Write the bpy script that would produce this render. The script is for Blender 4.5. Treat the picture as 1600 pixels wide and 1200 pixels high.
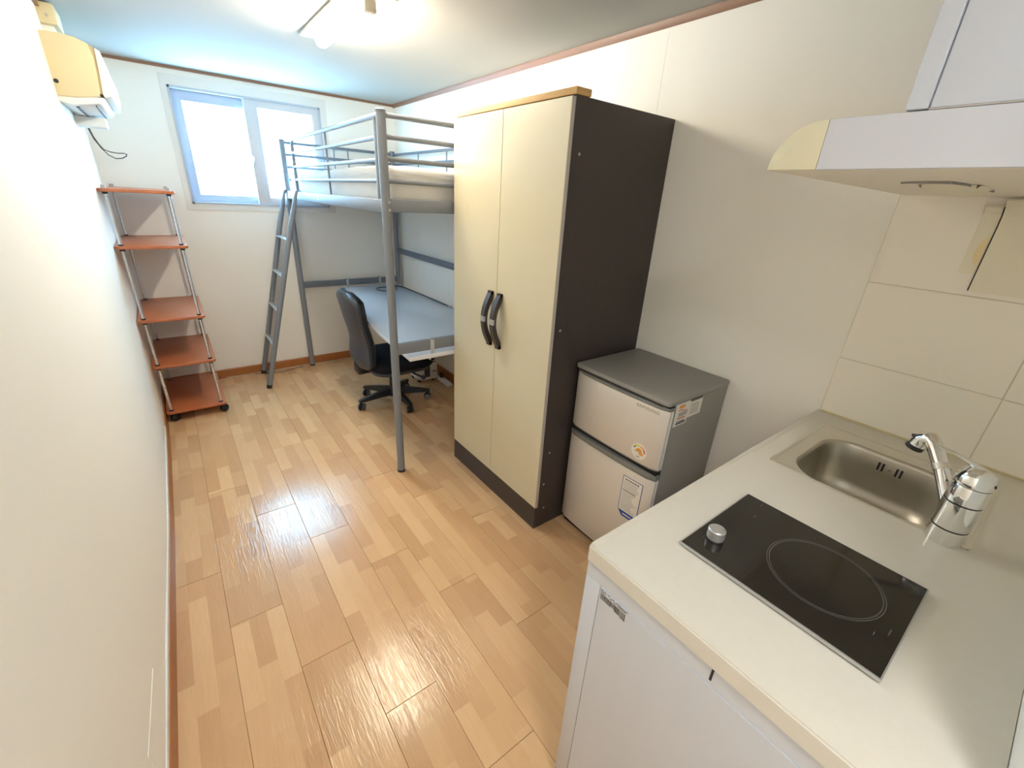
import bpy, bmesh, math, random
from mathutils import Vector, Matrix

# ---------------------------------------------------------------- clear
for o in list(bpy.data.objects):
    bpy.data.objects.remove(o, do_unlink=True)
S = bpy.context.scene
COL = S.collection
random.seed(7)

# ---------------------------------------------------------------- room size
W, D, H = 1.982, 3.997, 2.14          # right wall x, far wall y, ceiling z

# ---------------------------------------------------------------- camera
def rz(a): return Matrix.Rotation(a, 3, 'Z')
def rx(a): return Matrix.Rotation(a, 3, 'X')
cam = bpy.data.cameras.new('camera')
cam.sensor_fit = 'HORIZONTAL'; cam.sensor_width = 36.0
cam.lens = 36.0 * 672.26 / 1600.0
cam.clip_start = 0.02
cam_ob = bpy.data.objects.new('camera', cam); COL.objects.link(cam_ob)
cam_ob.matrix_world = Matrix.Translation((0.2754, 0.0, 1.4769)) @ (rz(-0.6658) @ rx(1.1643) @ rz(0.0569)).to_4x4()
S.camera = cam_ob

# ---------------------------------------------------------------- world, light, exposure
LAMP_STRENGTH = 46.0
LAMP_COL = (1.0, 0.90, 0.73)
PANE_STRENGTH = 11.5
PANE_COL = (0.33, 0.68, 1.0)
EXPOSURE = 1.70
FILL_STRENGTH = 17.5                 # added fill lamp behind the camera, lifts kitchen fronts and right wall
FILL_COL = (1.0, 0.99, 0.97)
w = bpy.data.worlds.new('world'); S.world = w
w.use_nodes = True
bg = w.node_tree.nodes['Background']
bg.inputs[0].default_value = (0.62, 0.80, 1.0, 1); bg.inputs[1].default_value = 1.0
S.view_settings.view_transform = 'Standard'
S.view_settings.look = 'None'
S.view_settings.exposure = EXPOSURE
S.view_settings.gamma = 1.0
S.view_settings.use_curve_mapping = False
S.cycles.max_bounces = 10
S.cycles.diffuse_bounces = 8
S.cycles.sample_clamp_indirect = 8.0
S.cycles.use_denoising = True

# ---------------------------------------------------------------- materials
def lin(c):
    c = c / 255.0
    return c / 12.92 if c <= 0.04045 else ((c + 0.055) / 1.055) ** 2.4
def rgb(r, g, b): return (lin(r), lin(g), lin(b), 1.0)

def mat(name, col, rough=0.5, metal=0.0, noise=0.0, nscale=40.0, bump=0.0, bscale=200.0, spec=0.5, coat=0.0, stretch=None):
    m = bpy.data.materials.new(name); m.use_nodes = True
    nt = m.node_tree; b = nt.nodes['Principled BSDF']
    b.inputs['Base Color'].default_value = col
    b.inputs['Roughness'].default_value = rough
    b.inputs['Metallic'].default_value = metal
    b.inputs['Specular IOR Level'].default_value = spec
    b.inputs['Coat Weight'].default_value = coat
    tc = nt.nodes.new('ShaderNodeTexCoord'); vec = tc.outputs['Object']
    if stretch:
        mp = nt.nodes.new('ShaderNodeMapping'); mp.inputs['Scale'].default_value = stretch
        nt.links.new(vec, mp.inputs[0]); vec = mp.outputs[0]
    if noise:
        n = nt.nodes.new('ShaderNodeTexNoise'); n.inputs['Scale'].default_value = nscale; n.inputs['Detail'].default_value = 4
        nt.links.new(vec, n.inputs['Vector'])
        mx = nt.nodes.new('ShaderNodeMix'); mx.data_type = 'RGBA'
        mx.inputs['A'].default_value = tuple(max(0, c * (1 - noise)) for c in col[:3]) + (1,)
        mx.inputs['B'].default_value = tuple(min(1, c * (1 + noise)) for c in col[:3]) + (1,)
        nt.links.new(n.outputs['Fac'], mx.inputs['Factor']); nt.links.new(mx.outputs['Result'], b.inputs['Base Color'])
    if bump:
        n2 = nt.nodes.new('ShaderNodeTexNoise'); n2.inputs['Scale'].default_value = bscale; n2.inputs['Detail'].default_value = 3
        nt.links.new(vec, n2.inputs['Vector'])
        bp = nt.nodes.new('ShaderNodeBump'); bp.inputs['Strength'].default_value = bump; bp.inputs['Distance'].default_value = 0.002
        nt.links.new(n2.outputs['Fac'], bp.inputs['Height']); nt.links.new(bp.outputs[0], b.inputs['Normal'])
    return m

def emat(name, col, strength):
    m = bpy.data.materials.new(name); m.use_nodes = True
    nt = m.node_tree; nt.nodes.clear()
    e = nt.nodes.new('ShaderNodeEmission'); e.inputs[0].default_value = tuple(col) + (1,); e.inputs[1].default_value = strength
    o = nt.nodes.new('ShaderNodeOutputMaterial'); nt.links.new(e.outputs[0], o.inputs[0])
    return m

def plank_material():
    m = bpy.data.materials.new('laminate_plank'); m.use_nodes = True
    nt = m.node_tree; N = nt.nodes.new; L = nt.links.new
    b = nt.nodes['Principled BSDF']
    tc = N('ShaderNodeTexCoord'); oi = N('ShaderNodeObjectInfo')
    sep = N('ShaderNodeSeparateXYZ'); L(tc.outputs['Object'], sep.inputs[0])
    ad = N('ShaderNodeMath'); ad.operation = 'MULTIPLY_ADD'; ad.inputs[1].default_value = 37.0
    L(oi.outputs['Random'], ad.inputs[0]); L(sep.outputs['Y'], ad.inputs[2])
    cmb = N('ShaderNodeCombineXYZ'); L(ad.outputs[0], cmb.inputs['X']); L(sep.outputs['X'], cmb.inputs['Y'])
    br = N('ShaderNodeTexBrick'); br.offset = 0.37; br.offset_frequency = 2; br.squash = 1.4; br.squash_frequency = 3
    br.inputs['Scale'].default_value = 1.0; br.inputs['Mortar Size'].default_value = 0.0
    br.inputs['Brick Width'].default_value = 0.24; br.inputs['Row Height'].default_value = 0.1735 / 3
    br.inputs['Color1'].default_value = (0, 0, 0, 1); br.inputs['Color2'].default_value = (1, 1, 1, 1)
    L(cmb.outputs[0], br.inputs['Vector'])
    # grain along the plank, different in every block
    mp = N('ShaderNodeMapping'); mp.inputs['Scale'].default_value = (6, 55, 1); L(cmb.outputs[0], mp.inputs[0])
    gr = N('ShaderNodeTexNoise'); gr.inputs['Scale'].default_value = 1.0; gr.inputs['Detail'].default_value = 6; gr.inputs['Roughness'].default_value = 0.6
    gr.inputs['Distortion'].default_value = 1.2
    L(mp.outputs[0], gr.inputs['Vector'])
    ramp = N('ShaderNodeValToRGB'); e = ramp.color_ramp.elements
    e[0].position = 0.0; e[0].color = rgb(187, 146, 107)
    e[1].position = 1.0; e[1].color = rgb(220, 184, 142)
    x = e.new(0.35); x.color = rgb(199, 159, 118)
    x = e.new(0.7); x.color = rgb(210, 172, 130)
    mix = N('ShaderNodeMix'); mix.data_type = 'FLOAT'; mix.inputs[0].default_value = 0.38
    L(br.outputs['Color'], mix.inputs[2]); L(gr.outputs['Fac'], mix.inputs[3]); L(mix.outputs[0], ramp.inputs[0])
    # each plank a touch lighter or darker
    mr = N('ShaderNodeMapRange'); mr.inputs[3].default_value = 0.93; mr.inputs[4].default_value = 1.06
    L(oi.outputs['Random'], mr.inputs[0])
    hsv = N('ShaderNodeHueSaturation'); L(ramp.outputs[0], hsv.inputs['Color']); L(mr.outputs[0], hsv.inputs['Value'])
    L(hsv.outputs[0], b.inputs['Base Color'])
    b.inputs['Roughness'].default_value = 0.17
    b.inputs['Specular IOR Level'].default_value = 0.38
    # embossed wood pores
    mp2 = N('ShaderNodeMapping'); mp2.inputs['Scale'].default_value = (9, 85, 1); L(cmb.outputs[0], mp2.inputs[0])
    n2 = N('ShaderNodeTexNoise'); n2.inputs['Scale'].default_value = 1.0; n2.inputs['Detail'].default_value = 3; n2.inputs['Distortion'].default_value = 1.5
    L(mp2.outputs[0], n2.inputs['Vector'])
    bp = N('ShaderNodeBump'); bp.inputs['Strength'].default_value = 0.65; bp.inputs['Distance'].default_value = 0.0012
    L(n2.outputs['Fac'], bp.inputs['Height']); L(bp.outputs[0], b.inputs['Normal'])
    return m

M = dict(
    wall=mat('wallpaper', rgb(241, 238, 230), 0.75, bump=0.12, bscale=260, spec=0.25),
    wallfar=mat('wallpaper_far', rgb(241, 238, 231), 0.75, bump=0.12, bscale=260, spec=0.25),
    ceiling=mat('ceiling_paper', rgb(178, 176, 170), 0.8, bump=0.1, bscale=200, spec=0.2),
    casing=mat('window_board', rgb(226, 222, 216), 0.6, bump=0.1, bscale=60, spec=0.3),
    upvc=mat('white_window_plastic', rgb(178, 186, 198), 0.35),
    sashfront=mat('white_sash_plastic', rgb(204, 202, 204), 0.4),
    pane=emat('frosted_daylit_glass', PANE_COL, PANE_STRENGTH),
    trim=mat('brown_trim', rgb(140, 104, 82), 0.45, noise=0.15, nscale=30, stretch=(8, 1, 8)),
    base=mat('brown_baseboard', rgb(165, 104, 56), 0.42, noise=0.12, nscale=30, stretch=(8, 1, 8)),
    plank=plank_material(),
    subfloor=mat('subfloor', rgb(70, 48, 30), 0.9),
    cream=mat('cream_door_laminate', rgb(202, 194, 168), 0.42, noise=0.02, nscale=5),
    dark=mat('dark_wenge_laminate', rgb(62, 54, 51), 0.45, noise=0.18, nscale=24, stretch=(10, 10, 1), spec=0.4),
    edge=mat('grey_edge_band', rgb(176, 168, 160), 0.45),
    chip=mat('pale_wood_strip', rgb(196, 158, 100), 0.6, noise=0.15, nscale=50, stretch=(4, 1, 4)),
    black=mat('black_plastic', rgb(34, 34, 38), 0.42),
    blackgloss=mat('black_rubber', rgb(24, 24, 26), 0.6),
    handle=mat('dark_handle', rgb(60, 52, 50), 0.4),
    silver=mat('silver_paint', rgb(190, 190, 190), 0.35, metal=0.6),
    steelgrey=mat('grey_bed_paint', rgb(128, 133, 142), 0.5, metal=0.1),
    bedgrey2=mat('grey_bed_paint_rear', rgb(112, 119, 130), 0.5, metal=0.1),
    chrome=mat('chrome', (0.86, 0.86, 0.85, 1), 0.07, metal=1.0),
    chromepole=mat('chromed_pole', (0.72, 0.73, 0.76, 1), 0.25, metal=0.9),
    steel=mat('brushed_steel', (0.52, 0.49, 0.43, 1), 0.34, metal=1.0, bump=0.08, bscale=300, stretch=(1, 14, 1)),
    steelrim=mat('steel_rim', (0.74, 0.72, 0.66, 1), 0.45, metal=1.0),
    sheet=mat('white_fitted_sheet', rgb(222, 219, 214), 0.8, bump=0.3, bscale=14, spec=0.2),
    desk=mat('pale_grey_desk_laminate', rgb(222, 226, 234), 0.22, spec=0.7),
    deskedge=mat('desk_edge', rgb(188, 190, 194), 0.4),
    shelfwood=mat('cherry_shelf', rgb(176, 103, 66), 0.38, noise=0.12, nscale=24, stretch=(1, 9, 9)),
    leather=mat('black_leatherette', rgb(30, 34, 42), 0.38, bump=0.15, bscale=500),
    shell=mat('dark_grey_shell', rgb(66, 68, 74), 0.42, bump=0.1, bscale=700),
    fabric=mat('navy_black_fabric', rgb(26, 29, 38), 0.85, bump=0.3, bscale=900, spec=0.2),
    castergrey=mat('grey_caster_tread', rgb(120, 120, 122), 0.5),
    fridgedoor=mat('silver_fridge_door', rgb(216, 210, 202), 0.36, metal=0.25, spec=0.5),
    fridgebody=mat('grey_fridge_body', rgb(146, 143, 136), 0.5, bump=0.05, bscale=900),
    fridgetop=mat('grey_fridge_top', rgb(142, 141, 136), 0.5, bump=0.15, bscale=900),
    fridgetrim=mat('grey_fridge_trim', rgb(120, 121, 118), 0.4),
    gasket=mat('dark_gap', rgb(26, 25, 24), 0.8),
    worktop=mat('white_stone_worktop', rgb(212, 208, 198), 0.32, noise=0.03, nscale=60),
    unit=mat('white_unit_laminate', rgb(201, 206, 216), 0.38, noise=0.025, nscale=3, stretch=(1, 9, 1)),
    hood=mat('white_hood', rgb(190, 192, 199), 0.35),
    hoodcap=mat('cream_hood_cap', rgb(206, 200, 172), 0.4),
    hoodunder=mat('hood_underside', rgb(238, 232, 220), 0.4),
    cabinet=mat('white_cabinet', rgb(186, 190, 199), 0.4),
    tile=mat('white_glazed_tile', rgb(242, 237, 226), 0.22),
    grout=mat('tile_grout', rgb(206, 198, 178), 0.85),
    sealant=mat('yellowed_sealant', rgb(206, 192, 150), 0.6),
    cover=mat('cream_sheet', rgb(234, 227, 206), 0.5),
    stain=mat('yellow_stain', rgb(236, 216, 170), 0.6),
    glass=mat('black_ceramic_glass', rgb(26, 24, 22), 0.09, spec=0.6),
    ring=mat('hob_marking', rgb(92, 92, 94), 0.4),
    accream=mat('yellowed_ac_plastic', rgb(208, 196, 160), 0.45),
    accream2=mat('yellowed_ac_band', rgb(186, 168, 130), 0.45),
    acwhite=mat('ac_front_plastic', rgb(224, 226, 224), 0.4),
    white=mat('white_plastic', rgb(226, 226, 226), 0.4),
    cable=mat('dark_cable', rgb(70, 70, 74), 0.5),
    palecable=mat('pale_cable', rgb(200, 190, 168), 0.5),
    lampbase=mat('lamp_base', rgb(216, 208, 190), 0.35, metal=0.2),
    tube=emat('lit_tube', LAMP_COL, LAMP_STRENGTH),
    dome=emat('fill_dome_glow', FILL_COL, FILL_STRENGTH),
    paper=mat('paper_label', rgb(228, 224, 214), 0.5),
    ink=mat('grey_ink', rgb(96, 92, 88), 0.6),
    blueink=mat('blue_print', rgb(38, 74, 150), 0.5),
    orange=mat('orange_print', rgb(226, 150, 50), 0.5),
    redink=mat('red_print', rgb(206, 96, 70), 0.5),
    green=mat('green_print', rgb(110, 150, 60), 0.5),
    yellow=mat('yellow_print', rgb(226, 206, 80), 0.5),
)

# ---------------------------------------------------------------- mesh helpers
def new(): return bmesh.new()

def bx(bm, x0, y0, z0, x1, y1, z1, bev=0.0, seg=2):
    b = bm if not bev else bmesh.new()
    r = bmesh.ops.create_cube(b, size=1.0)
    for v in r['verts']:
        v.co = Vector(((x0 + x1) / 2 + v.co.x * (x1 - x0), (y0 + y1) / 2 + v.co.y * (y1 - y0), (z0 + z1) / 2 + v.co.z * (z1 - z0)))
    if bev:
        bmesh.ops.bevel(b, geom=b.edges[:], offset=bev, segments=seg, profile=0.5, affect='EDGES')
        merge(bm, b)
    return bm

def merge(dst, src):
    me = bpy.data.meshes.new('tmp'); src.to_mesh(me); src.free()
    dst.from_mesh(me); bpy.data.meshes.remove(me)

def tube(bm, pts, r, seg=10, cap=True):
    """round bar through the points; r may be a list"""
    pts = [Vector(p) for p in pts]; n = len(pts)
    rs = r if isinstance(r, (list, tuple)) else [r] * n
    t = (pts[1] - pts[0]).normalized()
    up = Vector((0, 0, 1)) if abs(t.z) < 0.9 else Vector((1, 0, 0))
    u = t.cross(up).normalized(); rings = []
    for i, p in enumerate(pts):
        if i == 0: d = pts[1] - pts[0]
        elif i == n - 1: d = pts[-1] - pts[-2]
        else: d = (pts[i + 1] - pts[i]).normalized() + (pts[i] - pts[i - 1]).normalized()
        d.normalize()
        u = (u - d * u.dot(d)).normalized(); v = d.cross(u)
        k = 1.0
        if 0 < i < n - 1:
            c = d.dot((pts[i + 1] - pts[i]).normalized()); k = 1.0 / max(c, 0.5)
        ring = []
        for j in range(seg):
            a = 2 * math.pi * j / seg
            ring.append(bm.verts.new(p + (u * math.cos(a) + v * math.sin(a)) * rs[i] * (1 if k < 1.01 else (1 + (k - 1) * 0.5))))
        rings.append(ring)
    for a, b in zip(rings, rings[1:]):
        for j in range(seg):
            bm.faces.new((a[j], a[(j + 1) % seg], b[(j + 1) % seg], b[j]))
    if cap:
        bm.faces.new(rings[0][::-1]); bm.faces.new(rings[-1])
    return bm

def cyl(bm, p0, p1, r, r2=None, seg=16): return tube(bm, [p0, p1], [r, r if r2 is None else r2], seg)

def lathe(bm, prof, c=(0, 0, 0), axis=(0, 0, 1), seg=24):
    """prof: (radius, height) list along the axis"""
    q = Vector((0, 0, 1)).rotation_difference(Vector(axis).normalized()); c = Vector(c); rings = []
    for r, h in prof:
        if r < 1e-6: rings.append([bm.verts.new(c + q @ Vector((0, 0, h)))])
        else: rings.append([bm.verts.new(c + q @ Vector((r * math.cos(2 * math.pi * j / seg), r * math.sin(2 * math.pi * j / seg), h))) for j in range(seg)])
    for a, b in zip(rings, rings[1:]):
        for j in range(seg):
            k = (j + 1) % seg
            if len(a) == 1 and len(b) == 1: continue
            if len(a) == 1: bm.faces.new((a[0], b[k], b[j])[::-1])
            elif len(b) == 1: bm.faces.new((a[j], a[k], b[0]))
            else: bm.faces.new((a[j], a[k], b[k], b[j]))
    if len(rings[0]) > 1: bm.faces.new(rings[0][::-1])
    if len(rings[-1]) > 1: bm.faces.new(rings[-1])
    return bm

def prism(bm, poly, axis, a, b, bev=0.0):
    """extrude a 2-D polygon along axis ('x','y','z') from a to b"""
    t = bmesh.new()
    def P(p, h):
        return {'x': (h, p[0], p[1]), 'y': (p[0], h, p[1]), 'z': (p[0], p[1], h)}[axis]
    va = [t.verts.new(P(p, a)) for p in poly]; vb = [t.verts.new(P(p, b)) for p in poly]
    n = len(poly)
    t.faces.new(va); t.faces.new(vb[::-1])
    for i in range(n): t.faces.new((va[i], vb[i], vb[(i + 1) % n], va[(i + 1) % n]))
    bmesh.ops.recalc_face_normals(t, faces=t.faces[:])
    if bev:
        es = [e for e in t.edges if e.calc_face_angle(0) > 0.5]
        bmesh.ops.bevel(t, geom=es, offset=bev, segments=2, profile=0.5, affect='EDGES')
    merge(bm, t)
    return bm

def rrect(x0, y0, x1, y1, r, seg=5):
    pts = []
    for cx, cy, a0 in ((x1 - r, y1 - r, 0), (x0 + r, y1 - r, 90), (x0 + r, y0 + r, 180), (x1 - r, y0 + r, 270)):
        for i in range(seg + 1):
            a = math.radians(a0 + 90 * i / seg)
            pts.append((cx + r * math.cos(a), cy + r * math.sin(a)))
    return pts

def obj(name, bm, m, parent=None, angle=32, recalc=True):
    if recalc: bmesh.ops.recalc_face_normals(bm, faces=bm.faces[:])
    if parent is not None:
        mw = parent.get('_o')
        mw = Matrix(mw_store[parent.name]) if parent.name in mw_store else Matrix()
        bm.transform(mw.inverted())
    for f in bm.faces: f.smooth = True
    for e in bm.edges:
        e.smooth = len(e.link_faces) == 2 and e.calc_face_angle(0) < math.radians(angle)
    me = bpy.data.meshes.new(name); bm.to_mesh(me); bm.free()
    me.materials.append(m)
    o = bpy.data.objects.new(name, me); COL.objects.link(o)
    if parent is not None: o.parent = parent
    mw_store[o.name] = mw_store[parent.name] if parent is not None and parent.name in mw_store else Matrix()
    return o
mw_store = {}

def tag(o, label, cat, group=None):
    o['label'] = label; o['category'] = cat
    if group: o['group'] = group
    return o

def thing(name, label, cat, loc, rot=0.0, group=None):
    o = bpy.data.objects.new(name, None); COL.objects.link(o)
    o.empty_display_size = 0.05
    o.location = loc; o.rotation_euler = (0, 0, rot)
    mw_store[o.name] = Matrix.Translation(loc) @ Matrix.Rotation(rot, 4, 'Z')
    return tag(o, label, cat, group)

def struct(name, bm, m, parent=None, **k):
    o = obj(name, bm, m, parent, **k)
    if parent is None: o['kind'] = 'structure'
    return o

def centred(name, bm, m, parent=None):
    """as obj(), with the object's own origin at its geometry's corner: used for planks and tiles"""
    return obj(name, bm, m, parent)

# ================================================================ STRUCTURE
# ---- floor: subfloor slab + planks
floor = struct('floor', bx(new(), -0.06, -1.30, -0.06, W + 0.02, D + 0.1, -0.006), M['subfloor'])
PW, PL = 0.1727, 0.8935
col_y = {0: 1.735, 1: 1.433, 2: 1.135, 3: 0.839, 4: 1.435, 5: 1.143, 6: 0.850, 7: 1.444, 8: 1.150, 9: 0.86, 10: 1.45, 11: 1.15}
pm = {}
def plank_mesh(wd, ln):
    key = (round(wd, 4), round(ln, 4))
    if key not in pm:
        b = new(); bx(b, 0.0004, 0.0006, -0.008, wd - 0.0004, ln - 0.0006, 0.0, bev=0.0009, seg=1)
        bmesh.ops.recalc_face_normals(b, faces=b.faces[:])
        me = bpy.data.meshes.new('floor_plank'); b.to_mesh(me); b.free(); me.materials.append(M['plank']); pm[key] = me
    return pm[key]
for c in range(12):
    x0 = -0.004 + c * PW; wd = min(PW, W - x0)
    if wd < 0.02: continue
    y = col_y[c] - PL * 4
    while y < D:
        ya, yb = max(y, -1.28), min(y + PL, D)
        if yb - ya > 0.03:
            o = bpy.data.objects.new('floor_plank', plank_mesh(wd, yb - ya)); COL.objects.link(o)
            o.parent = floor
            o.location = (x0, ya, random.choice((0, 0, -0.0004, 0.0003)))
        y += PL

# ---- ceiling
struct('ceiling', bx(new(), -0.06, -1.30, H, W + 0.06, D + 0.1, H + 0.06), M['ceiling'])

# ---- left wall: not quite flat, the paper swells a little near the shelf
def leftx(y):
    P = [(-1.3, -0.012), (0.6, -0.012), (1.0, -0.006), (1.4, 0.001), (2.07, 0.015), (2.9, 0.019), (3.3, 0.014), (3.7, 0.006), (4.1, 0.0)]
    for (a, xa), (b, xb) in zip(P, P[1:]):
        if y <= b: return xa + (xb - xa) * (y - a) / (b - a)
    return 0.0
bm = new(); ny, nz = 90, 24; grid = []
for i in range(ny + 1):
    y = -1.3 + (D + 0.05 + 1.3) * i / ny; row = []
    for k in range(nz + 1):
        z = H * k / nz
        x = leftx(y) + 0.0012 * math.sin(y * 7.3 + z * 2.1) * math.sin(z * 3.1 + y)
        row.append(bm.verts.new((x, y, z)))
    grid.append(row)
for i in range(ny):
    for k in range(nz): bm.faces.new((grid[i][k], grid[i + 1][k], grid[i + 1][k + 1], grid[i][k + 1]))
ext = bmesh.ops.extrude_face_region(bm, geom=bm.faces[:])
for v in [g for g in ext['geom'] if isinstance(g, bmesh.types.BMVert)]: v.co.x = -0.07
wl = struct('wall_left', bm, M['wall'])
def strip_left(name, z0, z1, t0, t1, y0, y1, m, parent=None):
    b = new(); n = 60; R = []
    for i in range(n + 1):
        y = y0 + (y1 - y0) * i / n; x = leftx(y)
        R.append([b.verts.new((x + t0, y, z0)), b.verts.new((x + t1, y, z0)), b.verts.new((x + t1 * 0.8, y, z1)), b.verts.new((x + t0, y, z1))])
    for p, q in zip(R, R[1:]):
        for j in range(4): b.faces.new((p[j], p[(j + 1) % 4], q[(j + 1) % 4], q[j]))
    b.faces.new(R[0]); b.faces.new(R[-1][::-1])
    return struct(name, b, m, parent)
strip_left('baseboard_left', -0.004, 0.072, -0.002, 0.011, -1.28, D - 0.002, M['base'])
strip_left('trim_1', H - 0.030, H + 0.002, -0.002, 0.014, -1.28, D - 0.002, M['trim'])
strip_left('wallpaper_lip', 0.071, 0.088, -0.002, 0.0055, -0.6, 3.1, M['casing'], wl)
bm = new()
R = [(leftx(0.93), 0.93, 0.10), (leftx(1.2), 1.20, 0.105), (leftx(1.19), 1.19, 0.225), (leftx(0.93), 0.93, 0.243)]
va = [bm.verts.new((x - 0.001, y, z)) for x, y, z in R]; vb = [bm.verts.new((x + 0.0022, y, z)) for x, y, z in R]
bm.faces.new(va); bm.faces.new(vb)
for i in range(4): bm.faces.new((va[i], va[(i + 1) % 4], vb[(i + 1) % 4], vb[i]))
obj('wallpaper_patch', bm, M['wall'], wl)

# ---- right wall, papered in sheets with butt seams
wr = struct('wall_right', bx(new(), W + 0.004, -1.30, -0.02, W + 0.08, D + 0.08, H + 0.02), M['wall'])
for a, b in ((-1.29, 0.402), (0.403, 1.311), (1.3125, 2.16), (2.1615, 3.06), (3.0615, D + 0.02)):
    obj('wallpaper_sheet', bx(new(), W, a, 0, W + 0.005, b, H), M['wall'], wr)
# tiles
TY = [0.412, 0.031, -0.350]; TZ = [0.852, 1.0505, 1.2985, 1.5465, 1.79]
for i, y1 in enumerate(TY[:-1] + [-0.350]):
    y0 = {0: 0.031, 1: -0.150, 2: -0.150}[i]
    if i == 2: continue
    for z0, z1 in zip(TZ, TZ[1:]):
        obj('tile', bx(new(), W - 0.0065, y0 + 0.0012, z0 + 0.0012, W + 0.001, y1 - 0.0012, z1 - 0.0012, bev=0.0008, seg=1), M['tile'], wr)
obj('tile_grout', bx(new(), W - 0.0050, -0.15, 0.84, W + 0.001, 0.412, 1.79), M['grout'], wr)
obj('sealant_bead', cyl(new(), (W - 0.007, -0.15, 0.855), (W - 0.007, 0.408, 0.855), 0.0035, seg=8), M['sealant'], wr)

# ---- far wall with the window hole
WX0, WX1, WZ0, WZ1 = 0.452, 1.385, 1.326, 2.034
bm = new()
for a in ((-0.06, 0, WX0, H), (WX1, 0, W + 0.06, H), (WX0, 0, WX1, WZ0), (WX0, WZ1, WX1, H)):
    bx(bm, a[0], D, a[1] - (0.02 if a[1] == 0 else 0), a[2], D + 0.14, a[3] + (0.02 if a[3] == H else 0))
struct('wall_far', bm, M['wallfar'])
struct('baseboard_far', prism(new(), [(D + 0.002, -0.004), (D - 0.012, -0.004), (D - 0.012, 0.066), (D - 0.008, 0.072), (D + 0.002, 0.072)], 'x', 0.01, W, 0), M['base'])
struct('baseboard_right', prism(new(), [(W + 0.002, -0.004), (W - 0.012, -0.004), (W - 0.012, 0.066), (W - 0.008, 0.072), (W + 0.002, 0.072)], 'y', 0.42, D - 0.012, 0), M['base'])
struct('trim_2', bx(new(), 0.0, D - 0.012, H - 0.016, W, D + 0.002, H + 0.002), M['trim'])
struct('trim_3', prism(new(), [(W + 0.002, H - 0.025), (W - 0.006, H - 0.025), (W - 0.016, H - 0.006), (W - 0.016, H + 0.002), (W + 0.002, H + 0.002)], 'y', -0.15, D - 0.014), M['trim'])

# ---- near walls (behind and beside the camera)
struct('wall_near', bx(new(), -0.06, -1.38, -0.02, W + 0.08, -1.28, H + 0.02), M['wall'])
struct('wall_kitchen', bx(new(), 0.90, -1.30, -0.02, W + 0.02, -0.150, H + 0.02), M['wall'])

# ---- window
bm = new()
for a in ((0.416, 1.286, WX0, 2.093), (WX1, 1.286, 1.432, 2.093), (WX0, 1.286, WX1, WZ0), (WX0, WZ1, WX1, 2.093)):
    bx(bm, a[0], D - 0.006, a[1], a[2], D + 0.01, a[3])
win = struct('window_1', bm, M['casing'])
# outer frame lining the hole
bm = new(); f = 0.012
bx(bm, WX0 - 0.001, D - 0.010, WZ0, WX0 + f, D + 0.13, WZ1); bx(bm, WX1 - f, D - 0.010, WZ0, WX1 + 0.001, D + 0.13, WZ1)
bx(bm, WX0, D - 0.010, WZ0 - 0.001, WX1, D + 0.13, WZ0 + f); bx(bm, WX0, D - 0.010, WZ1 - f, WX1, D + 0.13, WZ1 + 0.001)
obj('window_frame', bm, M['upvc'], win)
def sash(x0, x1, z0, z1, gx0, gx1, gz0, gz1, ya, yb, name='window_sash', m='upvc'):
    b = new()
    bx(b, x0, ya, z0, gx0, yb, z1, bev=0.003); bx(b, gx1, ya, z0, x1, yb, z1, bev=0.003)
    bx(b, gx0 - 0.004, ya, z0, gx1 + 0.004, yb, gz0, bev=0.003); bx(b, gx0 - 0.004, ya, gz1, gx1 + 0.004, yb, z1, bev=0.003)
    s = obj(name, b, M[m], win)
    obj('pane', bx(new(), gx0 - 0.003, yb - 0.016, gz0 - 0.003, gx1 + 0.003, yb - 0.012, gz1 + 0.003), M['pane'], s)
    return s
s1 = sash(0.462, 0.925, 1.336, 2.026, 0.516, 0.890, 1.388, 1.962, D + 0.045, D + 0.080)      # left, rear track
s2 = sash(0.872, 1.376, 1.336, 2.026, 0.956, 1.322, 1.385, 1.976, D - 0.004, D + 0.034, m='sashfront')      # right, front track
bm = new()
bx(bm, 0.874, D - 0.018, 1.605, 0.892, D - 0.003, 1.665, bev=0.003); tube(bm, [(0.883, D - 0.016, 1.650), (0.876, D - 0.030, 1.632), (0.870, D - 0.030, 1.612)], 0.005, 8)
obj('window_latch', bm, M['silver'], s2)
# outside wall backing the window shaft
# (open to the sky behind the frosted panes)

# ================================================================ CEILING LAMP
t = thing('ceiling_lamp', 'warm ceiling batten lamp with two short lit tubes', 'lamp', (1.02, 2.24, H))
obj('lamp_base', bx(new(), 0.948, 1.72, H - 0.014, 1.064, 2.62, H, bev=0.004), M['lampbase'], t)
obj('end_plate', bx(new(), 0.962, 1.715, H - 0.075, 1.050, 1.728, H - 0.005, bev=0.003), M['lampbase'], t)
obj('tube_socket', bx(new(), 0.985, 2.186, H - 0.082, 1.027, 2.204, H - 0.025, bev=0.003), M['lampbase'], t)
obj('tube_socket', bx(new(), 0.985, 1.860, H - 0.082, 1.027, 1.885, H - 0.025, bev=0.003), M['lampbase'], t)
for a, b in ((2.208, 2.50), (1.888, 2.182)):
    r_ = 0.031
    obj('lamp_tube', lathe(new(), [(0, 0), (r_ * 0.5, 0.004), (r_ * 0.87, 0.016), (r_, 0.031), (r_, b - a - 0.031), (r_ * 0.87, b - a - 0.016), (r_ * 0.5, b - a - 0.004), (0, b - a)], (1.006, a, H - 0.047), (0, 1, 0), 20), M['tube'], t)

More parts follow.
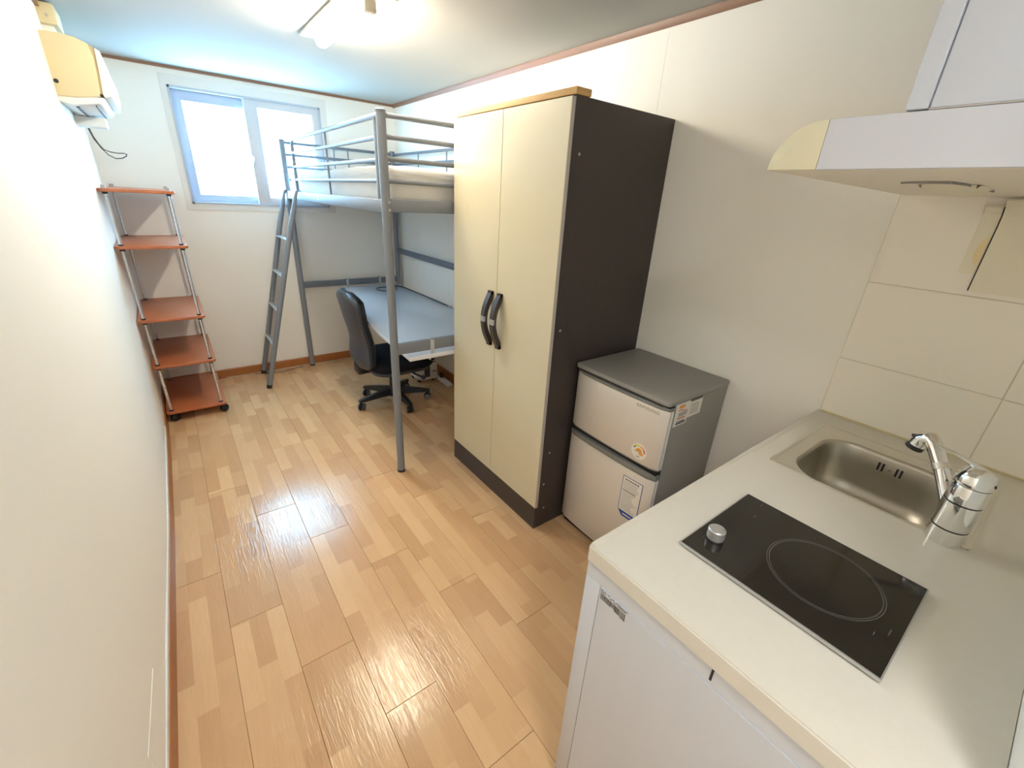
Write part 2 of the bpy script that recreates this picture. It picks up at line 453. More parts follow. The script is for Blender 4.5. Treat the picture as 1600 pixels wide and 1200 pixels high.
t = thing('fill_lamp', 'added fill lamp, an unseen round white dome behind the camera', 'lamp', (0.40, -0.50, H))  # invented fill light out of view, brightens the kitchen fronts
obj('lamp_base', lathe(new(), [(0, 0), (0.155, 0), (0.160, -0.012), (0.150, -0.024), (0, -0.024)], (0.40, -0.50, H), seg=32), M['lampbase'], t)
obj('fill_lamp_dome', lathe(new(), [(0.145, -0.0245), (0.143, -0.045), (0.125, -0.065), (0.080, -0.080), (0, -0.086)], (0.40, -0.50, H), seg=32), M['dome'], t)

# ================================================================ AIR CONDITIONER
t = thing('air_conditioner', 'yellowed wall air conditioner high on the left wall by the window', 'air conditioner', (0.02, 3.15, 1.77))
Y0, Y1 = 2.85, 3.50
prof = [(0.005, 1.995), (0.078, 1.998), (0.123, 1.993), (0.160, 1.978), (0.168, 1.93), (0.164, 1.87), (0.158, 1.80), (0.150, 1.787), (0.08, 1.775), (0.005, 1.773)]
obj('casing', prism(new(), prof, 'y', Y0, Y1, 0.004), M['accream'], t)
obj('side_band', prism(new(), [(0.160, 1.978), (0.178, 1.966), (0.172, 1.86), (0.166, 1.800), (0.158, 1.80), (0.164, 1.87), (0.168, 1.93)], 'y', Y0 + 0.004, Y1 - 0.004), M['accream2'], t)
obj('front_panel', prism(new(), [(0.178, 1.968), (0.194, 1.958), (0.204, 1.90), (0.206, 1.84), (0.196, 1.795), (0.170, 1.785), (0.166, 1.800), (0.172, 1.86)], 'y', Y0 - 0.001, Y1 + 0.004, 0.003), M['acwhite'], t)
obj('base_panel', prism(new(), [(0.02, 1.774), (0.165, 1.787), (0.17, 1.782), (0.15, 1.762), (0.06, 1.745), (0.015, 1.755)], 'y', Y0 + 0.006, Y1 - 0.004, 0.003), M['acwhite'], t)
for xa, xb, zz in ((0.062, 0.074, 1.7450), (0.128, 0.134, 1.7567)):
    obj('air_slot', bx(new(), xa, Y0 + 0.06, zz - 0.002, xb, Y1 - 0.06, zz + 0.004), M['black'], t)
bm = new(); lathe(bm, [(0.0, 0.0), (0.008, 0.0), (0.008, 0.004), (0, 0.004)], (0.028, Y0 + 0.001, 1.825), (0, -1, 0), 12)
obj('screw_hole', bm, M['black'], t)
obj('pipe_port', bx(new(), 0.006, Y1 - 0.18, 1.700, 0.130, Y1 - 0.06, 1.745, bev=0.004), M['acwhite'], t)
# pipe duct over the trim
t = thing('pipe_cover', 'yellowed pipe duct cover between the air conditioner and the ceiling', 'pipe cover', (0.02, 3.12, 2.00))
obj('duct', bx(new(), 0.004, 3.03, 2.055, 0.075, 3.22, 2.132, bev=0.008), M['accream'], t)
obj('duct_sleeve', bx(new(), 0.006, 3.06, 1.990, 0.055, 3.20, 2.058, bev=0.004), M['acwhite'], t)
lathe(bm := new(), [(0, 0), (0.006, 0), (0.006, 0.002), (0, 0.002)], (0.045, 3.03, 2.085), (0, -1, 0), 10)
obj('screw', bm, M['edge'], t)
# hanging cable loop
bm = new()
tube(bm, [(0.030, 3.46, 1.757), (0.022, 3.66, 1.765), (0.018, 3.80, 1.735), (0.028, 3.88, 1.675), (0.048, 3.90, 1.630), (0.075, 3.90, 1.592), (0.105, 3.90, 1.576), (0.135, 3.90, 1.580), (0.158, 3.90, 1.594),
          (0.162, 3.90, 1.604), (0.150, 3.90, 1.609), (0.118, 3.90, 1.607), (0.085, 3.90, 1.611), (0.058, 3.90, 1.622), (0.042, 3.90, 1.650), (0.028, 3.88, 1.688), (0.022, 3.80, 1.745), (0.020, 3.70, 1.768), (0.028, 3.47, 1.760)], 0.0028, 8)
tag(obj('power_cable', bm, M['cable']), 'dark cable looped on the wall below the air conditioner', 'cable')

# ================================================================ SHELF RACK
t = thing('shelf_rack', 'five tier cherry wood rack on casters against the left wall', 'shelf', (0.19, 3.64, 0))
SX0, SX1, SY0, SY1 = 0.027, 0.362, 3.30, 3.955
zs = [(1.414, 0.004), (1.118, 0.003), (0.692, 0.0), (0.396, 0), (0.078, 0)]
for k, (zt, _) in enumerate(zs):
    dx = -0.013 * (zt - 0.078) / 1.336
    obj('shelf_board', prism(new(), rrect(SX0 + dx, SY0, SX1 + dx, SY1, 0.022, 4), 'z', zt - 0.017, zt, 0.003), M['shelfwood'], t)
for px in (SX0 + 0.030, SX1 - 0.030):
    for py in (SY0 + 0.028, SY1 - 0.028):
        top = 1.414; b = (px, py, 0.060); e = (px - 0.013, py, top + 0.014)
        def at(z): return (px - 0.013 * (z - 0.078) / 1.336, py, z)
        p = obj('pole', tube(new(), [at(0.055), at(top + 0.010)], 0.0085, 12), M['chromepole'], t)
        for zt, _ in zs:
            obj('clamp_collar', cyl(new(), at(zt - 0.028), at(zt - 0.016), 0.0125, seg=12), M['black'], p)
            if zt < 1.4: obj('clamp_collar', cyl(new(), at(zt - 0.001), at(zt + 0.008), 0.0115, seg=12), M['black'], p)
        obj('pole_cap', cyl(new(), at(top), at(top + 0.016), 0.0115, seg=12), M['edge'], p)
        # rings pressed into the pole
        rb = new(); z = 0.10
        while z < top - 0.02:
            if all(abs(z - q[0]) > 0.03 for q in zs):
                a = at(z); lathe(rb, [(0.0084, 0), (0.0093, 0.0012), (0.0084, 0.0024)], a, (0, 0, 1), 10)
            z += 0.026
        obj('pole_ring', rb, M['chromepole'], p)['kind'] = 'stuff'
        c = new(); cx, cy = px + 0.012, py + 0.004
        lathe(c, [(0, -0.016), (0.016, -0.016), (0.026, -0.010), (0.028, 0.0), (0.026, 0.010), (0.016, 0.016), (0, 0.016)], (cx, cy, 0.0285), (0.55, -0.83, 0), 16)
        cyl(c, (px, py, 0.034), (px, py, 0.061), 0.006, seg=8)
        obj('caster', c, M['blackgloss'], t)

# ================================================================ LOFT BED
BX0, BX1, BY0, BY1 = 1.078, 1.935, 2.010, 3.955
t = thing('loft_bed', 'grey tubular steel loft bed frame over the desk', 'bed', (1.5, 3.0, 0))
G, G2 = M['steelgrey'], M['bedgrey2']
for (px, py, zt) in ((BX0, BY0, 1.785), (BX0, BY1, 1.785), (BX1, BY0, 1.785), (BX1, BY1, 1.785)):
    o = obj('leg', tube(new(), [(px, py, 0.004), (px, py, zt)], 0.0205, 18), G, t)
    obj('leg_cap', lathe(new(), [(0.0, 0.0), (0.022, 0.0), (0.022, 0.004), (0.016, 0.009), (0, 0.010)], (px, py, zt - 0.002), seg=18), G2, o)
    obj('foot', cyl(new(), (px, py, 0.0), (px, py, 0.012), 0.0225, seg=18), M['black'], o)
    for z in (1.400, 1.432):
        lathe(b := new(), [(0, 0), (0.006, 0), (0.006, 0.003), (0, 0.003)], (px + 0.008, py - 0.0185, z), (0.35, -0.93, 0), 10)
        obj('bolt', b, M['silver'], o)
# side beams
for x in (BX0, BX1):
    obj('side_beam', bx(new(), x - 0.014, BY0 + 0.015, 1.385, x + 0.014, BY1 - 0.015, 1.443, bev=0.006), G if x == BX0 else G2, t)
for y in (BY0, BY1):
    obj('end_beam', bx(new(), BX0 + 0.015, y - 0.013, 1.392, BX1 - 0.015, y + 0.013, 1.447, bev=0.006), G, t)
obj('beam_slot', bx(new(), BX0 - 0.0150, 3.07, 1.405, BX0 - 0.0130, 3.085, 1.420), M['silver'], t)
# end rails
for y in (BY0, BY1):
    for z in (1.770, 1.690, 1.606, 1.519):
        obj('end_rail', tube(new(), [(BX0, y, z), (BX1, y, z)], 0.0105, 10), G if y == BY0 else G2, t)
for x in (1.45, 1.56):
    obj('rail_stay', tube(new(), [(x, BY1, 1.519), (x, BY1, 1.770)], 0.005, 8), G2, t)
# left guard rail (a bent tube with three bars)
def arc(c, r, a0, a1, n=6): return [(c[0], c[1] + r * math.cos(math.radians(a0 + (a1 - a0) * i / n)), c[2] + r * math.sin(math.radians(a0 + (a1 - a0) * i / n))) for i in range(n + 1)]
gy1 = 3.640
pts = [(BX0, BY0, 1.770)] + arc((BX0, gy1 - 0.05, 1.720), 0.05, 90, 0) + [(BX0, gy1, 1.440)]
obj('guard_rail', tube(new(), pts, 0.0115, 12), G, t)
for z in (1.688, 1.602, 1.519):
    obj('guard_bar', tube(new(), [(BX0, 2.072, z), (BX0, gy1, z)], 0.0095, 10), G, t)
obj('guard_post', tube(new(), [(BX0, 2.072, 1.440), (BX0, 2.072, 1.768)], 0.0115, 10), G, t)
obj('guard_stay', tube(new(), [(BX0, 2.832, 1.440), (BX0, 2.832, 1.768)], 0.0055, 8), G2, t)
# right side rails
for z in (1.763, 1.690, 1.606):
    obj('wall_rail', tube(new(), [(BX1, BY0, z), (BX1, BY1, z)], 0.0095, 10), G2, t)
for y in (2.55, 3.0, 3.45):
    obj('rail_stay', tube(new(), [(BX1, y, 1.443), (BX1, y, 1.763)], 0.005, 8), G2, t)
# lower cross rails
obj('desk_rail', bx(new(), BX0 + 0.015, BY0 - 0.012, 0.706, BX1 - 0.015, BY0 + 0.012, 0.766, bev=0.005), G, t)
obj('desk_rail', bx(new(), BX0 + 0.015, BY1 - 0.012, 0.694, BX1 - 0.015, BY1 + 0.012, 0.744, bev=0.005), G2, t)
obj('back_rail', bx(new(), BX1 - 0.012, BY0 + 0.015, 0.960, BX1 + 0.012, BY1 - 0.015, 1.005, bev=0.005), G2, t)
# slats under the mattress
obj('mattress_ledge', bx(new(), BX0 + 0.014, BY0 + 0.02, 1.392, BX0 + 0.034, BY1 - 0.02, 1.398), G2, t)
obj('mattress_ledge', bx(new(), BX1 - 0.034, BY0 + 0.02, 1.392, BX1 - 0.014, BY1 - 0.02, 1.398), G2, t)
for k in range(12):
    y = BY0 + 0.08 + k * 0.162
    obj('bed_slat', bx(new(), BX0 + 0.015, y - 0.03, 1.398, BX1 - 0.015, y + 0.03, 1.410), G2, t)

# mattress with a wrinkled fitted sheet
bm = new()
bx(bm, BX0 + 0.030, BY0 + 0.030, 1.411, BX1 - 0.030, BY1 - 0.030, 1.585)
bmesh.ops.bevel(bm, geom=bm.edges[:], offset=0.030, segments=4, profile=0.5, affect='EDGES')
bmesh.ops.subdivide_edges(bm, edges=[e for e in bm.edges if e.calc_length() > 0.05], cuts=40, use_grid_fill=True)
rnd = random.Random(3)
for v in bm.verts:
    c = v.co
    dl = min(c.y - BY0, BY1 - c.y)
    wr_ = math.sin(c.y * 31 + math.sin(c.z * 40) * 1.6) * math.sin(c.y * 11.0 + 1.3) * 0.004
    if c.x < BX0 + 0.05 and c.z < 1.55: c.x += wr_ + 0.003 * math.sin((c.y + c.z * 0.9) * 75) * (2.0 if c.y > 2.8 else 0.7)
    if c.y < BY0 + 0.05 and c.z < 1.55: c.y += 0.003 * math.sin(c.x * 24 + c.z * 30)
    if c.z > 1.57: c.z += 0.006 * math.sin(c.x * 6.1 + 0.4) * math.sin(c.y * 2.9 + 1.0) - 0.004 + 0.002 * math.sin(c.y * 33 + c.x * 17)
tag(obj('mattress', bm, M['sheet'], angle=60), 'mattress in a white fitted sheet on the loft bed', 'mattress')

# ---- ladder
t = thing('bed_ladder', 'grey steel ladder leaning on the far end of the loft bed', 'ladder', (0.68, 3.78, 0))
rails = []
for fy, ty, fx in ((3.605, 3.565, 0.668), (3.952, 3.945, 0.684)):
    A = Vector((fx, fy, 0.0)); B = Vector((1.034, ty, 1.405))
    d = B - A
    pts = [A + d * s for s in (0, 0.5, 0.90, 0.95)] + [Vector((1.022, ty, 1.385)), Vector((1.046, ty, 1.442)), Vector((1.062, ty, 1.452))]
    pts = [A, A + d * 0.45, A + d * 0.86, A + d * 0.93 + Vector((0.004, 0, 0)), Vector((1.040, ty, 1.41)), Vector((1.053, ty, 1.446))]
    obj('ladder_rail', tube(new(), pts, [0.0185, 0.0185, 0.0185, 0.017, 0.011, 0.009], 14), G, t)
    obj('ladder_foot', cyl(new(), A + Vector((0, 0, 0.0)), A + d * 0.02, 0.0195, seg=14), M['black'], t)
    obj('ladder_hook', bx(new(), 1.048, ty - 0.010, 1.4445, BX0 + 0.006, ty + 0.010, 1.4495, bev=0.0015), G, t)
    rails.append((A, d))
for z in (1.113, 0.858, 0.600, 0.342):
    s = z / 1.405
    p, q = rails[0][0] + rails[0][1] * s, rails[1][0] + rails[1][1] * s
    n_ = Vector((-0.96, 0, 0.25))
    obj('rung', bx(new(), p.x - 0.016, p.y, z - 0.006, p.x + 0.016, q.y, z + 0.006, bev=0.003), M['silver'], t)

# ================================================================ DESK TOP
t = thing('desk', 'pale grey desk board with curved edge hung under the loft bed', 'desk', (1.5, 2.9, 0.66))
poly = [(1.152, 1.992), (1.160, 2.12), (1.168, 2.275), (1.178, 2.455), (1.203, 2.711), (1.239, 2.969), (1.274, 3.17), (1.313, 3.37), (1.362, 3.60), (1.40, 3.80), (1.415, 3.925), (1.898, 3.925), (1.898, 1.992)]
obj('board', prism(new(), poly, 'z', 0.662, 0.686, 0.0025), M['desk'], t)
for x in (1.285, 1.70):
    b = new(); bx(b, x - 0.011, 1.9935, 0.648, x + 0.011, 1.9965, 0.772); bx(b, x - 0.011, 1.9935, 0.7675, x + 0.011, 2.026, 0.772)
    bx(b, x - 0.011, 1.9935, 0.648, x + 0.011, 2.04, 0.661)
    obj('hanging_clip', b, M['deskedge'], t)
for x in (1.455, 1.75):
    b = new(); bx(b, x - 0.010, 3.9385, 0.648, x + 0.010, 3.9415, 0.750); bx(b, x - 0.010, 3.9385, 0.7455, x + 0.010, 3.97, 0.750)
    bx(b, x - 0.010, 3.90, 0.648, x + 0.010, 3.9415, 0.661)
    obj('hanging_clip', b, M['deskedge'], t)
obj('wooden_peg', cyl(new(), (1.432, 3.915, 0.640), (1.432, 3.915, 0.662), 0.008, seg=8), M['chip'], t)
# cable on the desk
bm = new()
loop = [(1.70 + 0.085 * math.cos(a), 3.66 + 0.10 * math.sin(a), 0.690 + 0.001 * i) for i, a in enumerate([math.radians(20 + 34 * k) for k in range(11)])]
tube(bm, loop + [(1.83, 3.80, 0.692), (1.875, 3.72, 0.690), (1.886, 3.4, 0.690), (1.888, 3.1, 0.690), (1.890, 2.90, 0.690)], 0.004, 8)
t = thing('desk_cable', 'black cable coiled on the desk and run along its wall edge', 'cable', (1.7, 3.66, 0.687))
obj('cord', bm, M['black'], t)
obj('plug', bx(new(), 1.880, 2.852, 0.6865, 1.897, 2.90, 0.699, bev=0.003), M['silver'], t)

# ================================================================ OFFICE CHAIR
CX, CY = 1.405, 2.885
t = thing('office_chair', 'black five wheeled office chair pulled up to the desk', 'chair', (CX, CY, 0), 0.0)
# casters measured; arms reach out to them
cast = [(1.150, 2.865), (1.262, 3.085), (1.425, 2.650), (1.640, 2.800), (1.580, 3.055)]
obj('hub', lathe(new(), [(0.0, 0.060), (0.040, 0.060), (0.045, 0.085), (0.040, 0.120), (0.030, 0.135), (0, 0.135)], (CX, CY, 0), seg=20), M['black'], t)
for cx, cy in cast:
    d = Vector((cx - CX, cy - CY, 0)); L_ = d.length; d.normalize(); n_ = Vector((-d.y, d.x, 0))
    b = new(); R = []
    for s, hw, z0, z1 in ((0.02, 0.026, 0.068, 0.122), (0.12, 0.023, 0.070, 0.110), (L_ - 0.03, 0.019, 0.066, 0.092), (L_ + 0.018, 0.016, 0.064, 0.082)):
        c = Vector((CX, CY, 0)) + d * s
        R.append([b.verts.new(c + n_ * hw + Vector((0, 0, z0))), b.verts.new(c - n_ * hw + Vector((0, 0, z0))),
                  b.verts.new(c - n_ * hw * 0.7 + Vector((0, 0, z1))), b.verts.new(c + n_ * hw * 0.7 + Vector((0, 0, z1)))])
    for p, q in zip(R, R[1:]):
        for j in range(4): b.faces.new((p[j], p[(j + 1) % 4], q[(j + 1) % 4], q[j]))
    b.faces.new(R[0][::-1]); b.faces.new(R[-1])
    bmesh.ops.bevel(b, geom=[e for e in b.edges if e.calc_face_angle(0) > 0.6], offset=0.004, segments=2, affect='EDGES')
    arm = obj('base_arm', b, M['black'], t)
    ang = (cx * 17 + cy * 5) % 3.14; ax = Vector((math.cos(ang), math.sin(ang), 0))
    c = new()
    for s in (-1, 1): lathe(c, [(0, 0.004), (0.022, 0.004), (0.026, 0.008), (0.026, 0.018), (0.022, 0.022), (0, 0.022)], (cx, cy, 0.0265), ax * s, 16)
    cyl(c, (cx, cy, 0.03), (cx, cy, 0.07), 0.006, seg=8)
    w_ = obj('caster', c, M['black'], arm)
    c = new()
    for s in (-1, 1): lathe(c, [(0.0135, 0.0221), (0.0225, 0.0221), (0.0225, 0.0232), (0.0135, 0.0232)], (cx, cy, 0.0265), ax * s, 16)
    obj('wheel_ring', c, M['castergrey'], arm)
obj('gas_lift', tube(new(), [(CX, CY, 0.13), (CX, CY, 0.20), (CX, CY, 0.202), (CX, CY, 0.29)], [0.029, 0.029, 0.018, 0.018], 16), M['black'], t)
obj('seat_plate', bx(new(), CX - 0.12, CY - 0.09, 0.275, CX + 0.10, CY + 0.09, 0.305, bev=0.006), M['black'], t)
b = new(); tube(b, [(CX + 0.06, CY - 0.08, 0.285), (CX + 0.10, CY - 0.20, 0.272), (CX + 0.12, CY - 0.25, 0.268)], 0.007, 8); lathe(b, [(0, 0), (0.014, 0.004), (0.016, 0.02), (0.010, 0.03), (0, 0.032)], (CX + 0.118, CY - 0.245, 0.268), (0.2, -0.95, -0.05), 10)
obj('lever', b, M['black'], t)
# seat: waterfall cushion over a moulded pan
def pad(x0, x1, y0, y1, z0, z1, r, crown, n=14):
    """rounded cushion as a heightfield slab"""
    b = new()
    out = rrect(x0, y0, x1, y1, r, 6)
    cx, cy = (x0 + x1) / 2, (y0 + y1) / 2
    rings = []
    for s, zz in ((0.90, z0), (0.97, z0 + 0.2 * (z1 - z0)), (1.0, z0 + 0.55 * (z1 - z0)), (0.985, z0 + 0.82 * (z1 - z0)), (0.93, z1), (0.7, z1 + crown * 0.6), (0.35, z1 + crown)):
        rings.append([b.verts.new((cx + (x - cx) * s, cy + (y - cy) * s, zz)) for x, y in out])
    n_ = len(out)
    for p, q in zip(rings, rings[1:]):
        for j in range(n_): b.faces.new((p[j], p[(j + 1) % n_], q[(j + 1) % n_], q[j]))
    b.faces.new(rings[0][::-1]); b.faces.new(rings[-1])
    return b
obj('seat_pan', pad(CX - 0.195, CX + 0.235, CY - 0.215, CY + 0.215, 0.290, 0.335, 0.10, 0.0), M['shell'], t)
b = pad(CX - 0.200, CX + 0.252, CY - 0.235, CY + 0.235, 0.318, 0.400, 0.09, 0.006)
obj('seat', b, M['fabric'], t, angle=60)
# backrest: curved shell behind a leather cushion, leaning back
def back_sheet(t0, t1, hwf, z0, z1, xf, r_edge=0.02):
    b = new(); nz_, ny_ = 22, 12; F, Bk = [], []
    for i in range(nz_ + 1):
        s = i / nz_; z = z0 + (z1 - z0) * s; hw = hwf(s); f_, k_ = [], []
        for j in range(ny_ + 1):
            u = -1 + 2 * j / ny_
            curve = 0.024 * u * u                     # wraps forward at the sides
            edge = 1 - max(0, abs(u) - 0.80) / 0.20 * 0.45
            edge2 = edge * (1 - 0.5 * max(0, abs(s - 0.5) - 0.42) / 0.08)
            xm = xf(s) + curve
            f_.append(b.verts.new((xm + t1 * edge2, CY + u * hw, z))); k_.append(b.verts.new((xm + t0 * edge2, CY + u * hw, z)))
        F.append(f_); Bk.append(k_)
    for i in range(nz_):
        for j in range(ny_):
            b.faces.new((F[i][j], F[i][j + 1], F[i + 1][j + 1], F[i + 1][j])); b.faces.new((Bk[i][j], Bk[i + 1][j], Bk[i + 1][j + 1], Bk[i][j + 1]))
        b.faces.new((F[i][0], F[i + 1][0], Bk[i + 1][0], Bk[i][0])); b.faces.new((F[i][-1], Bk[i][-1], Bk[i + 1][-1], F[i + 1][-1]))
    for j in range(ny_):
        b.faces.new((F[0][j], Bk[0][j], Bk[0][j + 1], F[0][j + 1])); b.faces.new((F[-1][j], F[-1][j + 1], Bk[-1][j + 1], Bk[-1][j]))
    return b
def hw(s):   # half width: rounded top, full shoulders, waist, full lower lobe
    base = 0.212 + 0.010 * math.cos(s * 2 * math.pi) - 0.022 * math.sin(s * math.pi) 
    if s > 0.86: base *= math.sqrt(max(0.0, 1 - ((s - 0.86) / 0.155) ** 2))
    if s < 0.12: base *= math.sqrt(max(0.0, 1 - ((0.12 - s) / 0.16) ** 2))
    return max(base, 0.03)
def xf(s):   # profile of the back: lumbar bulge, then leans back
    return CX - 0.252 + 0.012 * math.sin(min(s / 0.6, 1) * math.pi) - 0.054 * (max(0, s - 0.32) / 0.68) ** 1.25
obj('back_shell', back_sheet(-0.024, 0.004, lambda s: hw(s) * 0.97, 0.350, 0.868, xf), M['shell'], t, angle=50)
obj('back_cushion', back_sheet(0.004, 0.052, hw, 0.355, 0.872, xf), M['leather'], t, angle=50)
b = new(); tube(b, [(CX - 0.06, CY, 0.290), (CX - 0.20, CY, 0.292), (CX - 0.245, CY, 0.312), (CX - 0.250, CY, 0.36), (CX - 0.244, CY, 0.42)], [0.02, 0.02, 0.022, 0.022, 0.02], 10)
bx(b, CX - 0.268, CY - 0.05, 0.285, CX - 0.21, CY + 0.05, 0.365, bev=0.012)
obj('back_bracket', b, M['black'], t)

# ================================================================ HEATER + EXTENSION BLOCK UNDER THE DESK
t = thing('fan_heater', 'small white slotted appliance on the floor behind the office chair', 'heater', (1.80, 3.19, 0))
b = new(); prism(b, [(1.690, 0.050), (1.715, 0.030), (1.76, 0.018), (1.875, 0.018), (1.885, 0.030), (1.885, 0.36), (1.875, 0.37), (1.70, 0.37), (1.690, 0.36)], 'y', 3.10, 3.28, 0.006)
obj('body', b, M['white'], t)
for k, (z, w0) in enumerate(((0.245, 0.045), (0.215, 0.045), (0.170, 0.050), (0.085, 0.03))):
    obj('vent_slot', bx(new(), 1.872 - w0, 3.0985, z, 1.872, 3.101, z + 0.008), M['black'], t)
obj('front_cover', bx(new(), 1.765, 3.094, 0.045, 1.815, 3.102, 0.15, bev=0.002), M['shell'], t)
for x in (1.73, 1.86):
    for y in (3.13, 3.25):
        obj('foot', cyl(new(), (x, y, 0.0), (x, y, 0.02), 0.012, seg=10), M['black'], t)
t = thing('power_strip', 'white power strip on the floor under the desk by the wall', 'power strip', (1.90, 3.0, 0))
obj('body', prism(new(), [(2.905, 0.0), (3.10, 0.0), (3.10, 0.035), (2.93, 0.028), (2.905, 0.022)], 'x', 1.885, 1.925, 0.004), M['white'], t)
obj('plug', bx(new(), 1.890, 3.045, 0.0355, 1.920, 3.085, 0.075, bev=0.004), M['black'], t)
# thin cables along the far baseboard
bm = new(); tube(bm, [(0.42, 3.978, 0.004), (0.62, 3.974, 0.004), (0.85, 3.976, 0.004), (1.05, 3.978, 0.004), (1.18, 3.972, 0.004), (1.4, 3.978, 0.004), (1.7, 3.978, 0.004)], 0.003, 6)
tag(obj('floor_cable', bm, M['palecable']), 'thin pale cable lying along the far baseboard', 'cable')
bm = new(); tube(bm, [(0.62, 3.962, 0.003), (0.72, 3.915, 0.003), (0.80, 3.90, 0.003), (0.90, 3.925, 0.003), (1.00, 3.958, 0.003)], 0.0022, 6)
tag(obj('floor_cable', bm, M['cable']), 'thin dark cable curving across the floor behind the ladder feet', 'cable')

# ================================================================ WARDROBE
t = thing('wardrobe', 'tall two door wardrobe with cream doors and dark brown sides', 'wardrobe', (1.7, 1.6, 0))
WX, WY0, WY1, WZ = 1.4292, 1.2133, 1.980, 1.800
for a, b in ((WY0, WY0 + 0.018), (WY1 - 0.018, WY1)):
    sp = obj('side_panel', bx(new(), WX, a, 0.0, W - 0.002, b, WZ, bev=0.001, seg=1), M['dark'], t)
    if a == WY0:
        for x, z in ((1.467, 1.630), (1.459, 0.997), (1.470, 0.416), (1.452, 0.248), (1.466, 0.106)):
            lathe(bb := new(), [(0, 0), (0.005, 0), (0.005, 0.0012), (0, 0.0012)], (x, WY0, z), (0, -1, 0), 10)
            obj('screw_cap', bb, M['edge'], sp)
obj('top_panel', bx(new(), WX, WY0 + 0.018, WZ - 0.018, W - 0.002, WY1 - 0.018, WZ), M['dark'], t)
obj('bottom_panel', bx(new(), WX, WY0 + 0.018, 0.118, W - 0.002, WY1 - 0.018, 0.136), M['dark'], t)
obj('back_panel', bx(new(), W - 0.008, WY0 + 0.018, 0.13, W - 0.002, WY1 - 0.018, WZ - 0.018), M['dark'], t)
obj('plinth', bx(new(), WX - 0.018, WY0 + 0.001, 0.0, WX - 0.001, WY1 - 0.001, 0.122), M['dark'], t)
obj('top_rail', bx(new(), WX - 0.008, WY0 - 0.006, WZ + 0.0005, WX + 0.062, WY1 + 0.001, WZ + 0.022, bev=0.002), M['chip'], t)
def handle(y, s, parent):
    # curved dark pull with a silver inlay; the front face bows towards the room
    b = new(); n = 14; R = []; hw_ = 0.0140
    for i in range(n + 1):
        q = -1 + 2 * i / n; z = 0.955 + 0.127 * q
        out = 0.040 * (1 - q * q) + 0.010
        th = 0.019 + 0.014 * abs(q) ** 2
        yo = y
        xf_ = WX - 0.020 - out
        R.append([b.verts.new((xf_, yo - hw_, z)), b.verts.new((xf_, yo + hw_, z)), b.verts.new((min(xf_ + th, WX - 0.0195), yo + hw_, z)), b.verts.new((min(xf_ + th, WX - 0.0195), yo - hw_, z))])
    for p, r_ in zip(R, R[1:]):
        for j in range(4): b.faces.new((p[j], p[(j + 1) % 4], r_[(j + 1) % 4], r_[j]))
    b.faces.new(R[0]); b.faces.new(R[-1][::-1])
    for z in (0.834, 1.076): bx(b, WX - 0.034, y - hw_, z - 0.008, WX - 0.0195, y + hw_, z + 0.008)
    obj('handle', b, M['handle'], parent)
    obj('handle_inlay', bx(new(), WX - 0.0708, y - hw_ - 0.0006, 0.946, WX - 0.062, y + hw_ + 0.0006, 0.971), M['silver'], parent)
for a, b, hy in ((WY0, 1.5935, 1.560), (1.5960, WY1, 1.632)):
    d = obj('door', bx(new(), WX - 0.0195, a, 0.124, WX - 0.0025, b, WZ - 0.006, bev=0.001, seg=1), M['cream'], t)
    handle(hy, 1, d)
    if a == WY0:
        obj('edge_band', bx(new(), WX - 0.0188, a - 0.0012, 0.125, WX - 0.003, a + 0.0004, WZ - 0.007), M['edge'], d)

# ================================================================ FRIDGE
t = thing('mini_fridge', 'small silver two door fridge between wardrobe and kitchen counter', 'fridge', (1.75, 0.965, 0))
FX, FY0, FY1, FZ = 1.5587, 0.733, 1.1945, 0.849
obj('cabinet', bx(new(), FX + 0.050, FY0 + 0.002, 0.015, W - 0.010, FY1 - 0.002, FZ - 0.022, bev=0.004), M['fridgebody'], t)
obj('top_lid', prism(new(), rrect(FX - 0.002, FY0 - 0.003, W - 0.004, FY1 + 0.003, 0.018, 4), 'z', FZ - 0.021, FZ, 0.007), M['fridgetop'], t)
def bowed(z0, z1, parent, name, m, x_off=0.0, bow=0.012, depth=0.042, inset=0.0):
    poly = []
    n = 14
    for i in range(n + 1):
        u = -1 + 2 * i / n; y = (FY0 + FY1) / 2 + u * ((FY1 - FY0) / 2 - inset)
        e = max(0, abs(u) - 0.90) / 0.10
        poly.append((FX + x_off + bow * u * u * 0.8 + 0.010 * e * e, y))
    poly = poly + [(FX + x_off + depth, FY1 - inset), (FX + x_off + depth, FY0 + inset)]
    return obj(name, prism(new(), poly, 'z', z0, z1, 0.002), m, parent)
ud = bowed(0.556, 0.806, t, 'upper_door', M['fridgedoor'])
ld = bowed(0.045, 0.506, t, 'lower_door', M['fridgedoor'])
bowed(0.807, 0.818, t, 'door_cap', M['fridgetrim'], x_off=-0.001)
bowed(0.550, 0.556, t, 'handle_trim', M['fridgetrim'], x_off=0.001)
bowed(0.507, 0.530, t, 'handle_trim', M['fridgetrim'], x_off=-0.003)
obj('door_gap', bx(new(), FX + 0.018, FY0 + 0.006, 0.05, FX + 0.053, FY1 - 0.006, 0.824), M['gasket'], t)
for y0_ in (FY0, ):
    for z0, z1, dd in ((0.560, 0.803, ud), (0.050, 0.503, ld)):
        obj('edge_strip', bx(new(), FX + 0.030, y0_ - 0.0015, z0, FX + 0.038, y0_ + 0.0005, z1), M['white'], dd)
for x in (FX + 0.09, W - 0.06):
    for y in (FY0 + 0.05, FY1 - 0.05): obj('foot', cyl(new(), (x, y, 0), (x, y, 0.02), 0.016, seg=10), M['black'], t)
obj('kick_plate', bx(new(), FX + 0.030, FY0 + 0.01, 0.006, FX + 0.052, FY1 - 0.01, 0.044), M['gasket'], t)
